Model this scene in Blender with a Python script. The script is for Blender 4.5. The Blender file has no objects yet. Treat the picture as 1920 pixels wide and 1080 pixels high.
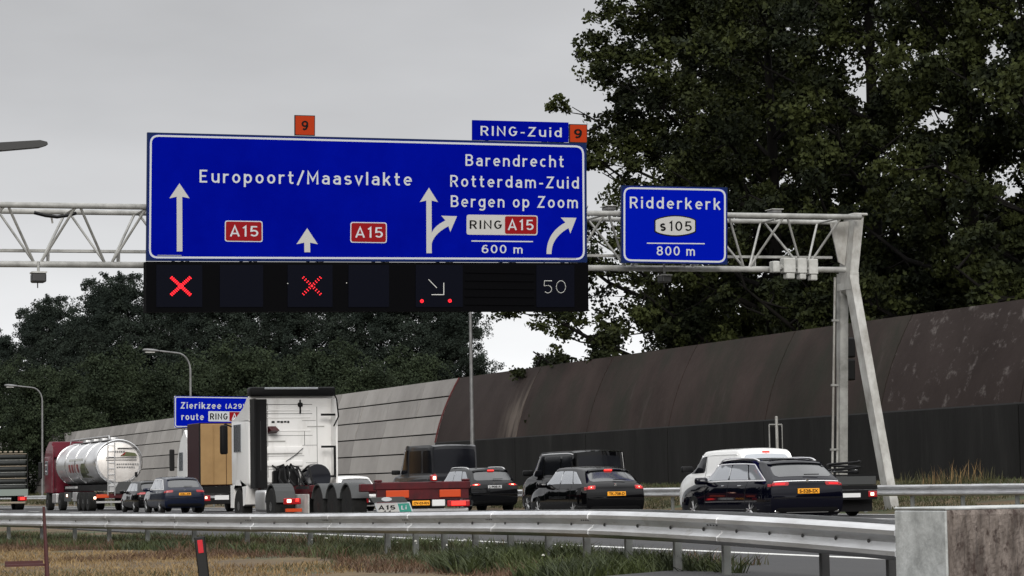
import bpy, bmesh, math, random
import numpy as np
from mathutils import Vector, Matrix
R = math.radians
random.seed(7)
SC = bpy.context.scene
COL = SC.collection

# ------------------------------------------------------------------ camera, sky, sun, exposure
EYE = 0.95                       # camera height above the carriageway
F = 4700.0                       # focal length in pixels of a 1920 wide frame
HEAD = math.atan(1760 / F)       # the camera looks this far to the right of the road (+Y)
PITCH = math.atan(371 / F)
ROLL = 0.0167
F0 = Vector((math.sin(HEAD), math.cos(HEAD), 0)); R0 = Vector((math.cos(HEAD), -math.sin(HEAD), 0)); U0 = Vector((0, 0, 1))
FW = F0 * math.cos(PITCH) + U0 * math.sin(PITCH)
UP0 = U0 * math.cos(PITCH) - F0 * math.sin(PITCH)
RT = R0 * math.cos(ROLL) - UP0 * math.sin(ROLL)
UPV = UP0 * math.cos(ROLL) + R0 * math.sin(ROLL)
EYEP = Vector((0, 0, EYE))
cam = bpy.data.cameras.new('camera'); camo = bpy.data.objects.new('camera', cam); COL.objects.link(camo)
cam.sensor_width = 36; cam.lens = 36 * F / 1920; cam.clip_end = 6000; cam.clip_start = 0.5
M = Matrix((RT, UPV, -FW)).transposed().to_4x4(); M.translation = EYEP
camo.matrix_world = M
SC.camera = camo
SC.view_settings.view_transform = 'Standard'; SC.view_settings.look = 'None'
SC.view_settings.exposure = 0; SC.view_settings.gamma = 1; SC.view_settings.use_curve_mapping = False

w = bpy.data.worlds.new('World'); SC.world = w; w.use_nodes = True
nt = w.node_tree; nt.nodes.clear()
def N(t, **k):
    n = nt.nodes.new(t)
    for a, b in k.items(): setattr(n, a, b)
    return n
SUN_EL, SUN_AZ = 24, 198         # azimuth measured clockwise from +Y
sky = N('ShaderNodeTexSky', sky_type='NISHITA', sun_disc=False, sun_elevation=R(SUN_EL), sun_rotation=R(SUN_AZ), air_density=1, dust_density=4)
tc = N('ShaderNodeTexCoord'); sep = N('ShaderNodeSeparateXYZ'); nt.links.new(tc.outputs['Generated'], sep.inputs[0])
rmp = N('ShaderNodeValToRGB'); nt.links.new(sep.outputs['Z'], rmp.inputs[0])
cr = rmp.color_ramp
cr.elements[0].position = 0.0; cr.elements[0].color = (.30, .31, .33, 1)
cr.elements[1].position = 1.0; cr.elements[1].color = (2.3, 2.31, 2.33, 1)
for p, v in ((.499, (.30, .31, .33)),):
    pass
for p, v in ((.005, (1.08, 1.09, 1.11)), (.05, (.97, .98, .995)), (.10, (.76, .765, .78)), (.15, (.585, .587, .60)), (.20, (.53, .53, .54)), (.34, (.85, .855, .86)), (.6, (1.6, 1.61, 1.63))):
    e = cr.elements.new(p); e.color = (*v, 1)
mp = N('ShaderNodeMapping'); mp.inputs['Scale'].default_value = (2.2, 2.2, 7); nt.links.new(tc.outputs['Generated'], mp.inputs[0])
nz = N('ShaderNodeTexNoise'); nz.inputs['Scale'].default_value = 1.6; nz.inputs['Detail'].default_value = 5; nt.links.new(mp.outputs[0], nz.inputs[0])
mr = N('ShaderNodeMapRange'); mr.inputs[1].default_value = .3; mr.inputs[2].default_value = .7; mr.inputs[3].default_value = .85; mr.inputs[4].default_value = 1.15
nt.links.new(nz.outputs[0], mr.inputs[0])
vm = N('ShaderNodeVectorMath', operation='SCALE'); nt.links.new(rmp.outputs[0], vm.inputs[0]); nt.links.new(mr.outputs[0], vm.inputs['Scale'])
bg1 = N('ShaderNodeBackground'); bg1.inputs[1].default_value = .92; nt.links.new(vm.outputs[0], bg1.inputs[0])
bg2 = N('ShaderNodeBackground'); bg2.inputs[1].default_value = .005; nt.links.new(sky.outputs[0], bg2.inputs[0])
ad = N('ShaderNodeAddShader'); nt.links.new(bg1.outputs[0], ad.inputs[0]); nt.links.new(bg2.outputs[0], ad.inputs[1])
wo = N('ShaderNodeOutputWorld'); nt.links.new(ad.outputs[0], wo.inputs[0])
sl = bpy.data.lights.new('sun', 'SUN'); sl.energy = 2.4; sl.angle = R(25); sl.color = (1, .97, .93)
so = bpy.data.objects.new('sun', sl); COL.objects.link(so)
sd = Vector((math.sin(R(SUN_AZ)) * math.cos(R(SUN_EL)), math.cos(R(SUN_AZ)) * math.cos(R(SUN_EL)), math.sin(R(SUN_EL))))
so.rotation_euler = sd.to_track_quat('Z', 'Y').to_euler()

# ------------------------------------------------------------------ photo to place
def ray(px, py):
    return FW * F + RT * (px - 960) + UPV * (540 - py)
def onY(px, py, Y):
    d = ray(px, py); return EYEP + d * (Y / d.y)
def onX(px, py, X):
    d = ray(px, py); return EYEP + d * (X / d.x)
def spot(px, depth):             # ground plan of a point seen at column px, at this camera depth
    u = (px - 960) / F; s, c = math.sin(HEAD), math.cos(HEAD)
    return depth * (s + u * c), depth * (c - u * s)

# ------------------------------------------------------------------ materials
MATS = {}
def mat(name, col, rough=.6, metal=0, col2=None, scale=3, stretch=(1, 1, 1), bump=0, bscale=None, coat=0, emit=0, detail=5, trans=0, spec=.5, lo=.35, hi=.65, bdist=.02):
    if name in MATS: return MATS[name]
    m = bpy.data.materials.new(name); m.use_nodes = True; t = m.node_tree; b = t.nodes['Principled BSDF']
    b.inputs['Base Color'].default_value = (*col, 1); b.inputs['Roughness'].default_value = rough; b.inputs['Metallic'].default_value = metal
    b.inputs['Coat Weight'].default_value = coat; b.inputs['Coat Roughness'].default_value = .04; b.inputs['Specular IOR Level'].default_value = spec
    if trans: b.inputs['Transmission Weight'].default_value = trans
    if emit:
        b.inputs['Emission Color'].default_value = (*col, 1); b.inputs['Emission Strength'].default_value = emit
    if col2 or bump:
        tcn = t.nodes.new('ShaderNodeTexCoord'); mpn = t.nodes.new('ShaderNodeMapping'); mpn.inputs['Scale'].default_value = stretch
        t.links.new(tcn.outputs['Object'], mpn.inputs[0])
        n = t.nodes.new('ShaderNodeTexNoise'); n.inputs['Scale'].default_value = scale; n.inputs['Detail'].default_value = detail; n.inputs['Roughness'].default_value = .65
        t.links.new(mpn.outputs[0], n.inputs[0])
        if col2:
            r = t.nodes.new('ShaderNodeMapRange'); r.inputs[1].default_value = lo; r.inputs[2].default_value = hi; t.links.new(n.outputs[0], r.inputs[0])
            x = t.nodes.new('ShaderNodeMix'); x.data_type = 'RGBA'; x.inputs[6].default_value = (*col, 1); x.inputs[7].default_value = (*col2, 1)
            t.links.new(r.outputs[0], x.inputs[0]); t.links.new(x.outputs[2], b.inputs['Base Color'])
        if bump:
            n2 = t.nodes.new('ShaderNodeTexNoise'); n2.inputs['Scale'].default_value = bscale or scale * 5; n2.inputs['Detail'].default_value = 6
            t.links.new(mpn.outputs[0], n2.inputs[0])
            bp = t.nodes.new('ShaderNodeBump'); bp.inputs['Strength'].default_value = bump; bp.inputs['Distance'].default_value = bdist
            t.links.new(n2.outputs[0], bp.inputs['Height']); t.links.new(bp.outputs[0], b.inputs['Normal'])
    MATS[name] = m; return m
def second_stain(name, col, scale, stretch, lo, hi, seed=0, amount=1):
    """lay one more layer of stains, with its own shape, over a material that has one"""
    m = MATS[name]; t = m.node_tree; b = t.nodes['Principled BSDF']; src = b.inputs['Base Color'].links[0].from_socket
    tcn = t.nodes.new('ShaderNodeTexCoord'); mpn = t.nodes.new('ShaderNodeMapping'); mpn.inputs['Scale'].default_value = stretch; mpn.inputs['Location'].default_value = (seed, seed * 2.1, seed)
    t.links.new(tcn.outputs['Object'], mpn.inputs[0])
    n = t.nodes.new('ShaderNodeTexNoise'); n.inputs['Scale'].default_value = scale; n.inputs['Detail'].default_value = 6; n.inputs['Roughness'].default_value = .7
    t.links.new(mpn.outputs[0], n.inputs[0])
    r = t.nodes.new('ShaderNodeMapRange'); r.inputs[1].default_value = lo; r.inputs[2].default_value = hi; r.inputs[4].default_value = amount; t.links.new(n.outputs[0], r.inputs[0])
    x = t.nodes.new('ShaderNodeMix'); x.data_type = 'RGBA'; x.inputs[7].default_value = (*col, 1)
    t.links.new(src, x.inputs[6]); t.links.new(r.outputs[0], x.inputs[0]); t.links.new(x.outputs[2], b.inputs['Base Color'])

mat('asphalt', (.022, .022, .024), .9, col2=(.036, .035, .035), scale=.6, stretch=(1, .15, 1), bump=.3, bscale=60)
mat('road_paint', (.72, .72, .70), .7, col2=(.5, .5, .48), scale=3)
mat('galvanised', (.66, .67, .68), .42, .8, col2=(.46, .46, .46), scale=2.5, stretch=(1, .35, 2.5), bump=.08, bscale=8)
second_stain_later = [('galvanised', (.30, .28, .25), 5, (1, .5, 1.5), .58, .75, 3, .6)]
mat('galvanised_dull', (.20, .21, .20), .6, .3, col2=(.13, .13, .125), scale=4)
mat('post_dark', (.05, .05, .05), .6, .3)
mat('gantry_steel', (.42, .42, .40), .5, .1, col2=(.22, .21, .19), scale=2, stretch=(1, 1, .6))
mat('gantry_tube', (.33, .33, .315), .5, .1, col2=(.12, .12, .11), scale=1.6, lo=.4, hi=.75)
mat('lamp_steel', (.20, .20, .20), .5, .4, col2=(.12, .12, .12), scale=2)
mat('lamp_dark', (.03, .03, .03), .5, .2)
mat('sign_blue', (.0004, .0025, .185), .6, col2=(.0006, .004, .235), scale=.35, spec=.0)
mat('sign_blue_bright', (.0005, .006, .29), .6, spec=.0)
mat('sign_edge', (.003, .012, .06), .5, spec=.1)
mat('sign_white', (.42, .44, .46), .5, spec=.2)
mat('sign_grey', (.38, .375, .36), .5, spec=.2)
mat('sign_back', (.25, .26, .26), .5, .5)
mat('sign_red', (.20, .003, .006), .5, spec=.1)
mat('sign_black', (.003, .003, .003), .6, spec=.1)
mat('sign_orange', (.31, .026, .003), .5, spec=.1)
mat('sign_green', (.02, .20, .15), .5)
mat('matrix_case', (.001, .001, .0015), .7, spec=.04)
mat('matrix_screen', (.0015, .002, .0055), .5, spec=.05)
mat('led_red', (1, .006, .018), emit=1.0)
mat('led_red_dim', (.9, .010, .022), emit=.75)
mat('led_white', (.50, .50, .47), emit=.30)
mat('paint_van_grey', (.014, .015, .018), .45, coat=.45, spec=.2)
mat('wall_brown', (.018, .0125, .011), .9, spec=.15, col2=(.040, .0285, .0255), scale=.55, stretch=(1, .5, .25), bump=.5, bscale=10, lo=.3, hi=.7)
second_stain('wall_brown', (.016, .018, .013), .35, (1, 1, .4), .42, .7, 3)
second_stain('wall_brown', (.075, .062, .057), 1.1, (1, .9, .16), .60, .82, 9, .5)
mat('wall_brown_streak', (.019, .0135, .012), .9, spec=.15, col2=(.033, .0245, .0225), scale=.55, stretch=(1, .5, .25), bump=.5, bscale=10, lo=.3, hi=.7)
mat('wall_brown_pale', (.019, .0135, .012), .9, spec=.15, col2=(.033, .0245, .0225), scale=.55, stretch=(1, .5, .25), bump=.5, bscale=10, lo=.3, hi=.7)
second_stain('wall_brown_pale', (.11, .097, .092), 2.2, (1, .7, .8), .555, .68, 5, .8)
mat('wall_plinth', (.009, .009, .0088), .95, spec=.15, col2=(.016, .016, .0155), scale=.6, stretch=(1, 1, .2), bump=.4, bscale=12)
second_stain('wall_plinth', (.034, .034, .032), .8, (1, 1, .15), .58, .8, 4, .6)
mat('wall_grey', (.195, .183, .17), .85, col2=(.265, .252, .236), scale=.5, stretch=(1, .5, .5), bump=.3, bscale=12)
mat('wall_grey_dark', (.155, .145, .135), .85, col2=(.225, .213, .20), scale=.5, stretch=(1, .5, .5), bump=.3, bscale=12)
for k in ('wall_grey', 'wall_grey_dark'): second_stain(k, (.10, .095, .088), .9, (1, .9, .2), .55, .75, 6, .7)
mat('wall_red_edge', (.07, .010, .010), .8)
mat('joint_dark', (.02, .02, .02), .9)
mat('soil', (.05, .047, .03), .95, col2=(.06, .05, .03), scale=.35, bump=.6, bscale=10)
mat('greenish_board', (.17, .20, .18), .7)
mat('verge_ground', (.11, .072, .028), .95, col2=(.05, .032, .016), scale=.9, bump=.6, bscale=14)
second_stain('verge_ground', (.035, .05, .018), .35, (1, 1, 1), .5, .62, 2)
mat('blade_dry', (.23, .155, .062), .8, col2=(.13, .078, .030), scale=.8)
mat('blade_brown', (.10, .055, .028), .8, col2=(.05, .026, .014), scale=1.5)
mat('blade_green', (.050, .066, .013), .7, col2=(.012, .019, .005), scale=1.2)
mat('blade_olive', (.060, .055, .018), .8, col2=(.022, .025, .008), scale=1.0)
mat('flower_white', (.6, .6, .55), .7)
mat('leaf_dark', (.007, .010, .004), .75, col2=(.034, .041, .011), scale=.35, spec=.12, lo=.42, hi=.6)
mat('leaf_far', (.014, .020, .016), .9, col2=(.024, .032, .024), scale=.2, spec=.12, lo=.42, hi=.6)
mat('leaf_far_light', (.028, .038, .019), .9, col2=(.016, .023, .014), scale=.25, spec=.12)
mat('bark', (.005, .0045, .004), .95, spec=.1, col2=(.010, .009, .008), scale=3, stretch=(1, 1, .2))
mat('concrete_smooth', (.47, .485, .48), .8, col2=(.25, .26, .255), scale=4, bump=.25, bscale=30)
mat('concrete_top', (.38, .375, .36), .9, col2=(.28, .27, .25), scale=6, bump=.4, bscale=30)
mat('concrete_rough', (.060, .047, .040), .95, col2=(.20, .168, .148), scale=9, stretch=(1, 1, .22), bump=1, bscale=16, bdist=.05, lo=.38, hi=.66)
second_stain('concrete_rough', (.035, .022, .018), 14, (1, 1, .5), .54, .64, 4)
mat('rust_red', (.05, .008, .008), .7, col2=(.05, .012, .012), scale=8)
mat('marker_black', (.004, .004, .004), .5, spec=.3)
mat('reflector_red', (.45, .01, .02), .3)
# the run of pale scour marks beside the first joint of the brown wall
m_ = MATS['wall_brown_streak']; t_ = m_.node_tree; b_ = t_.nodes['Principled BSDF']; src_ = b_.inputs['Base Color'].links[0].from_socket
def _n(tp, **k):
    q = t_.nodes.new(tp)
    for a_, c_ in k.items(): setattr(q, a_, c_)
    return q
tc1 = _n('ShaderNodeTexCoord'); sp1 = _n('ShaderNodeSeparateXYZ'); t_.links.new(tc1.outputs['Object'], sp1.inputs[0])
m1 = _n('ShaderNodeMapRange'); m1.inputs[1].default_value = 109.5; m1.inputs[2].default_value = 112.2; m1.inputs[3].default_value = 1; m1.inputs[4].default_value = 0; t_.links.new(sp1.outputs['Y'], m1.inputs[0])
m2 = _n('ShaderNodeMapRange'); m2.inputs[1].default_value = 6.3; m2.inputs[2].default_value = 4.2; t_.links.new(sp1.outputs['Z'], m2.inputs[0])
mp1 = _n('ShaderNodeMapping'); mp1.inputs['Scale'].default_value = (1, 1.6, .22); t_.links.new(tc1.outputs['Object'], mp1.inputs[0])
n1 = _n('ShaderNodeTexNoise'); n1.inputs['Scale'].default_value = 1.3; n1.inputs['Detail'].default_value = 4; t_.links.new(mp1.outputs[0], n1.inputs[0])
m3 = _n('ShaderNodeMapRange'); m3.inputs[1].default_value = .35; m3.inputs[2].default_value = .6; t_.links.new(n1.outputs[0], m3.inputs[0])
x1_ = _n('ShaderNodeMath', operation='MULTIPLY'); t_.links.new(m1.outputs[0], x1_.inputs[0]); t_.links.new(m2.outputs[0], x1_.inputs[1])
x2_ = _n('ShaderNodeMath', operation='MULTIPLY'); t_.links.new(x1_.outputs[0], x2_.inputs[0]); t_.links.new(m3.outputs[0], x2_.inputs[1])
mx_ = _n('ShaderNodeMix', data_type='RGBA'); mx_.inputs[7].default_value = (.12, .10, .085, 1); t_.links.new(src_, mx_.inputs[6]); t_.links.new(x2_.outputs[0], mx_.inputs[0]); t_.links.new(mx_.outputs[2], b_.inputs['Base Color'])
# vehicles
mat('paint_black', (.0015, .0015, .002), .5, coat=.8, spec=.0)
mat('paint_blueblack', (.0012, .0014, .005), .5, coat=.8, spec=.0)
mat('paint_navy', (.002, .005, .018), .4, coat=.8, spec=.1)
mat('paint_grey', (.03, .033, .033), .3, .3, coat=.5)
mat('paint_darkgrey', (.0035, .0038, .0045), .4, coat=.8, spec=.0)
mat('paint_white', (.80, .80, .79), .3, coat=.6)
mat('paint_truck_white', (.80, .795, .78), .4, coat=.3, col2=(.46, .44, .40), scale=1.8, stretch=(1, 1, .25), lo=.52, hi=.85)
mat('paint_maroon', (.10, .004, .014), .4, coat=.15, spec=.3)
mat('chassis_maroon', (.075, .004, .007), .5, spec=.3, col2=(.035, .003, .005), scale=3)
mat('plastic_black', (.004, .004, .0045), .55, spec=.2)
mat('glass_dark', (.40, .42, .45), .06, .55, spec=.8, coat=.8)
mat('satin_trim', (.80, .80, .80), .4, .5)
mat('glass_rear', (.02, .022, .023), .12, spec=.8, coat=.5)
mat('glass_van', (.004, .0045, .007), .12, spec=.35)
mat('chrome', (.75, .75, .75), .12, 1)
mat('tank_steel', (.80, .80, .80), .28, .75, col2=(.66, .66, .67), scale=1.2)
mat('tank_end', (.72, .69, .66), .4, .2, col2=(.58, .55, .52), scale=2)
mat('alu', (.5, .5, .5), .4, .8)
mat('tyre', (.008, .008, .008), .85, spec=.2, col2=(.016, .016, .015), scale=5)
mat('mudguard', (.035, .037, .037), .6)
mat('tail_red', (.30, .008, .012), .25, coat=.6)
mat('tail_lit', (1, .025, .018), emit=1.7)
mat('tail_dim', (.8, .008, .014), emit=.45)
mat('tail_core', (1, .62, .45), emit=3.0)
mat('indicator_orange', (.46, .048, .005), .4)
mat('plate_yellow', (.80, .33, .015), .5)
mat('plate_white', (.6, .6, .6), .5)
mat('ochre', (.29, .185, .085), .6, spec=.1, col2=(.24, .15, .068), scale=1)
mat('tarp_dark', (.008, .010, .009), .6)
mat('wood_pale', (.22, .185, .14), .8)
mat('grey_box', (.42, .42, .40), .6, col2=(.30, .30, .28), scale=4)

for a_ in second_stain_later: second_stain(*a_)
# ------------------------------------------------------------------ mesh helpers
def link(o, parent=None):
    COL.objects.link(o)
    if parent: o.parent = parent
    return o
def tag(o, label=None, cat=None, group=None, kind=None):
    if label: o['label'] = label
    if cat: o['category'] = cat
    if group: o['group'] = group
    if kind: o['kind'] = kind
    return o
def thing(name, label, cat, loc=(0, 0, 0), rz=0, group=None):
    o = bpy.data.objects.new(name, None); o.empty_display_size = .3; link(o); o.location = loc; o.rotation_euler = (0, 0, rz)
    return tag(o, label, cat, group)
def copy_tree(o, parent=None):
    c = o.copy(); COL.objects.link(c); c.parent = parent
    for ch in o.children: copy_tree(ch, c)
    return c
class MB:
    def __init__(s): s.v = []; s.f = []
    def add(s, vs, fs):
        b = len(s.v); s.v.extend([tuple(p) for p in vs]); s.f.extend([tuple(i + b for i in f) for f in fs]); return s
    def box(s, x0, x1, y0, y1, z0, z1, M=None):
        vs = [Vector((x, y, z)) for z in (z0, z1) for y in (y0, y1) for x in (x0, x1)]
        if M: vs = [M @ p for p in vs]
        return s.add(vs, [(0, 2, 3, 1), (4, 5, 7, 6), (0, 1, 5, 4), (2, 6, 7, 3), (0, 4, 6, 2), (1, 3, 7, 5)])
    def rbox(s, x0, x1, y0, y1, z0, z1, r=.05, seg=2, M=None):
        bm = bmesh.new(); bmesh.ops.create_cube(bm, size=1)
        for v in bm.verts: v.co = Vector(((x0 + x1) / 2 + v.co.x * (x1 - x0), (y0 + y1) / 2 + v.co.y * (y1 - y0), (z0 + z1) / 2 + v.co.z * (z1 - z0)))
        bmesh.ops.bevel(bm, geom=bm.edges[:], offset=r, segments=seg, affect='EDGES', profile=.5, clamp_overlap=True)
        if M: bm.transform(M)
        bm.verts.index_update()
        s.add([v.co[:] for v in bm.verts], [[v.index for v in f.verts] for f in bm.faces]); bm.free(); return s
    def tube(s, pts, r, n=8, caps=True, up=None):
        pts = [Vector(p) for p in pts]; rs = r if isinstance(r, (list, tuple)) else [r] * len(pts)
        rings = []; prev = None
        for i, p in enumerate(pts):
            d = (pts[min(i + 1, len(pts) - 1)] - pts[max(i - 1, 0)]).normalized()
            a = d.cross(Vector((0, 0, 1)) if abs(d.z) < .95 else Vector((0, 1, 0))).normalized() if prev is None else (prev - d * prev.dot(d)).normalized()
            prev = a; b = d.cross(a)
            rings.append([p + (a * math.cos(t) + b * math.sin(t)) * rs[i] for t in [2 * math.pi * k / n + (math.pi / 4 if n == 4 else 0) for k in range(n)]])
        vs = [q for rg in rings for q in rg]; fs = []
        for i in range(len(pts) - 1):
            for k in range(n):
                fs.append((i * n + k, i * n + (k + 1) % n, (i + 1) * n + (k + 1) % n, (i + 1) * n + k))
        if caps: fs.append(tuple(range(n - 1, -1, -1))); fs.append(tuple((len(pts) - 1) * n + k for k in range(n)))
        return s.add(vs, fs)
    def lathe(s, prof, n=24, axis='X', c=(0, 0, 0), M=None):
        vs = []; fs = []; m = len(prof)
        for k in range(n):
            t = 2 * math.pi * k / n
            for (a, r) in prof:
                p = {'X': (a, r * math.cos(t), r * math.sin(t)), 'Y': (r * math.sin(t), a, r * math.cos(t)), 'Z': (r * math.cos(t), r * math.sin(t), a)}[axis]
                q = Vector(p) + Vector(c)
                vs.append(M @ q if M else q)
        for k in range(n):
            for j in range(m - 1):
                fs.append((k * m + j, k * m + j + 1, ((k + 1) % n) * m + j + 1, ((k + 1) % n) * m + j))
        fs.append(tuple(k * m for k in range(n))); fs.append(tuple(k * m + m - 1 for k in reversed(range(n))))
        return s.add(vs, fs)
    def prism(s, poly, a0, a1, axis='X'):
        """poly of 2D points extruded along axis; X: (y,z)  Y: (x,z)  Z: (x,y)"""
        n = len(poly); f = {'X': lambda a, p: (a, p[0], p[1]), 'Y': lambda a, p: (p[0], a, p[1]), 'Z': lambda a, p: (p[0], p[1], a)}[axis]
        vs = [f(a0, p) for p in poly] + [f(a1, p) for p in poly]
        return s.add(vs, [tuple(range(n)), tuple(range(2 * n - 1, n - 1, -1))] + [(i, i + n, (i + 1) % n + n, (i + 1) % n) for i in range(n)])
    def mesh(s, name, m, smooth=False, fixn=True):
        me = bpy.data.meshes.new(name); me.from_pydata(s.v, [], s.f)
        if fixn:
            bm = bmesh.new(); bm.from_mesh(me); bmesh.ops.recalc_face_normals(bm, faces=bm.faces[:]); bm.to_mesh(me); bm.free()
        me.materials.append(MATS[m])
        if smooth:
            me.polygons.foreach_set('use_smooth', [True] * len(me.polygons))
            try: me.set_sharp_from_angle(angle=R(smooth if smooth is not True else 40))
            except Exception: pass
        me.update(); return me
    def build(s, name, m, parent=None, smooth=False, fixn=True):
        return link(bpy.data.objects.new(name, s.mesh(name, m, smooth, fixn)), parent)
def B(*a): return MB().box(*a)
def fast_mesh(name, V, Q, m, parent=None):
    """V (n,3) float, Q (k,c) int, all faces with c corners"""
    V = np.asarray(V, dtype=np.float32); Q = np.asarray(Q, dtype=np.int32); k, c = Q.shape
    me = bpy.data.meshes.new(name); me.vertices.add(len(V)); me.vertices.foreach_set('co', V.ravel())
    me.loops.add(k * c); me.loops.foreach_set('vertex_index', Q.ravel())
    me.polygons.add(k); me.polygons.foreach_set('loop_start', np.arange(0, k * c, c, dtype=np.int32))
    me.update(calc_edges=True); me.materials.append(MATS[m])
    return link(bpy.data.objects.new(name, me), parent)

# ------------------------------------------------------------------ lettering
_tc = {}
def text_poly(s, weight=0, spacing=1.0):
    key = (s, weight, spacing)
    if key in _tc: return _tc[key]
    cu = bpy.data.curves.new('lettering', 'FONT'); cu.body = s; cu.size = 1; cu.offset = weight; cu.space_character = spacing; cu.resolution_u = 3
    o = bpy.data.objects.new('lettering', cu); COL.objects.link(o)
    dg = bpy.context.evaluated_depsgraph_get(); me = o.evaluated_get(dg).to_mesh()
    vs = [(v.co.x, v.co.y) for v in me.vertices]; fs = [tuple(p.vertices) for p in me.polygons]
    o.evaluated_get(dg).to_mesh_clear(); bpy.data.objects.remove(o); bpy.data.curves.remove(cu)
    _tc[key] = (vs, fs); return vs, fs
CAP = None
def cap_h():
    global CAP
    if CAP is None: CAP = max(v[1] for v in text_poly('E')[0])
    return CAP

# sign lettering drawn as strokes on a one unit cap height
def _A(cx, cy, rx, ry, a0, a1, n=9): return [(cx + rx * math.cos(R(a0 + (a1 - a0) * i / n)), cy + ry * math.sin(R(a0 + (a1 - a0) * i / n))) for i in range(n + 1)]
_t, _x, _b = .925, .645, .075
_O = lambda cx, rx, y0, y1: _A(cx, (y0 + y1) / 2, rx, (y1 - y0) / 2, 90, 450, 20)
GL = {
 'E': (.56, [[(.5, _t), (.075, _t), (.075, _b), (.5, _b)], [(.075, .51), (.43, .51)]]),
 'B': (.60, [[(.075, .5), (.075, _t), (.31, _t)] + _A(.31, .715, .19, .21, 90, -90) + [(.075, .505)], [(.075, .505), (.075, _b), (.33, _b)] + _A(.33, .29, .20, .215, -90, 90)]),
 'R': (.60, [[(.075, 0), (.075, _t), (.31, _t)] + _A(.31, .69, .20, .235, 90, -90) + [(.075, .455)], [(.30, .455), (.54, 0)]]),
 'L': (.50, [[(.075, 1), (.075, _b), (.46, _b)]]),
 'M': (.74, [[(.075, 0), (.075, .96), (.37, .30), (.665, .96), (.665, 0)]]),
 'N': (.64, [[(.075, 0), (.075, .93), (.565, .07), (.565, 1)]]),
 'Z': (.58, [[(.05, _t), (.50, _t), (.06, _b), (.53, _b)]]),
 'I': (.16, [[(.08, 0), (.08, 1)]]),
 'G': (.64, [_A(.32, .5, .245, .425, 45, 180) + _A(.32, .5, .245, .425, 180, 320)[1:] + [(.56, .46), (.34, .46)]]),
 'A': (.68, [[(.06, 0), (.34, .97), (.62, 0)], [(.15, .28), (.53, .28)]]),
 '0': (.60, [_O(.30, .225, _b, _t)]), '8': (.60, [_O(.30, .195, .52, _t), _O(.30, .225, _b, .52)]),
 '6': (.60, [_O(.30, .225, _b, .58), [(.076, .33), (.09, .6), (.2, .86), (.36, _t), (.48, .84)]]),
 '9': (.60, [_O(.30, .225, .42, _t), [(.524, .67), (.51, .4), (.4, .14), (.24, _b), (.12, .16)]]),
 '1': (.30, [[(.20, 0), (.20, .95), (.04, .78)]]),
 '2': (.58, [_A(.29, .68, .21, .245, 165, 0) + [(.47, .52), (.07, _b), (.54, _b)]]),
 '5': (.58, [[(.50, _t), (.13, _t), (.10, .52)] + _A(.29, .32, .22, .245, 120, -150, 14)]),
 '4': (.60, [[(.43, 0), (.43, .95), (.05, .28), (.57, .28)]]),
 'a': (.51, [_A(.26, .47, .175, .175, 155, 0) + [(.435, 0)], [(.435, .42), (.235, .41)] + _A(.235, .243, .165, .168, 90, 270) + [(.31, .08), (.435, .17)]]),
 'c': (.49, [_A(.27, .36, .195, .285, 50, 310, 14)]),
 'd': (.54, [[(.47, 0), (.47, 1)], _A(.27, .36, .195, .285, 0, 360, 18)]),
 'e': (.53, [[(.075, .36), (.46, .37)] + _A(.27, .36, .195, .285, 5, 315, 16)]),
 'g': (.54, [_A(.27, .36, .195, .285, 0, 360, 18), [(.47, .72), (.47, -.06)] + _A(.27, -.05, .195, .165, -5, -150, 8)]),
 'h': (.53, [[(.075, 0), (.075, 1)], [(.075, .40)] + _A(.265, .44, .19, .205, 165, 0) + [(.455, 0)]]),
 'i': (.16, [[(.08, 0), (.08, .72)], [(.08, .84), (.08, 1)]]),
 'k': (.52, [[(.075, 0), (.075, 1)], [(.09, .28), (.43, .71)], [(.22, .44), (.46, 0)]]),
 'l': (.16, [[(.08, 0), (.08, 1)]]),
 'm': (.82, [[(.075, 0), (.075, .72)], [(.075, .42)] + _A(.24, .45, .165, .195, 165, 0) + [(.405, 0)], [(.405, .42)] + _A(.575, .45, .165, .195, 165, 0) + [(.74, 0)]]),
 'n': (.53, [[(.075, 0), (.075, .72)], [(.075, .40)] + _A(.265, .44, .19, .205, 165, 0) + [(.455, 0)]]),
 'o': (.54, [_O(.27, .195, _b, _x)]),
 'p': (.54, [[(.075, -.28), (.075, .72)], _A(.27, .36, .195, .285, 0, 360, 18)]),
 'r': (.38, [[(.075, 0), (.075, .72)], [(.075, .38)] + _A(.27, .44, .19, .205, 165, 75, 6) + [(.37, .63)]]),
 's': (.48, [_A(.24, .505, .165, .14, 30, 250, 9) + _A(.24, .215, .175, .14, 70, -150, 9)]),
 't': (.40, [[(.16, .95), (.16, .2)] + _A(.27, .2, .11, .13, 180, 280, 6) + [(.36, .08)], [(.02, .65), (.36, .65)]]),
 'u': (.53, [[(.455, .72), (.455, 0)], [(.075, .72), (.075, .28)] + _A(.265, .28, .19, .205, 180, 345)]),
 'v': (.50, [[(.04, .72), (.25, .05), (.46, .72)]]),
 'z': (.46, [[(.04, _x), (.40, _x), (.05, _b), (.43, _b)]]),
 '-': (.34, [[(.03, .38), (.31, .38)]]), '/': (.42, [[(.02, -.08), (.40, 1.05)]]),
 '(': (.24, [_A(.32, .45, .24, .6, 120, 240, 8)]), ')': (.24, [_A(-.08, .45, .24, .6, 60, -60, 8)]), ' ': (.22, []),
}
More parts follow.
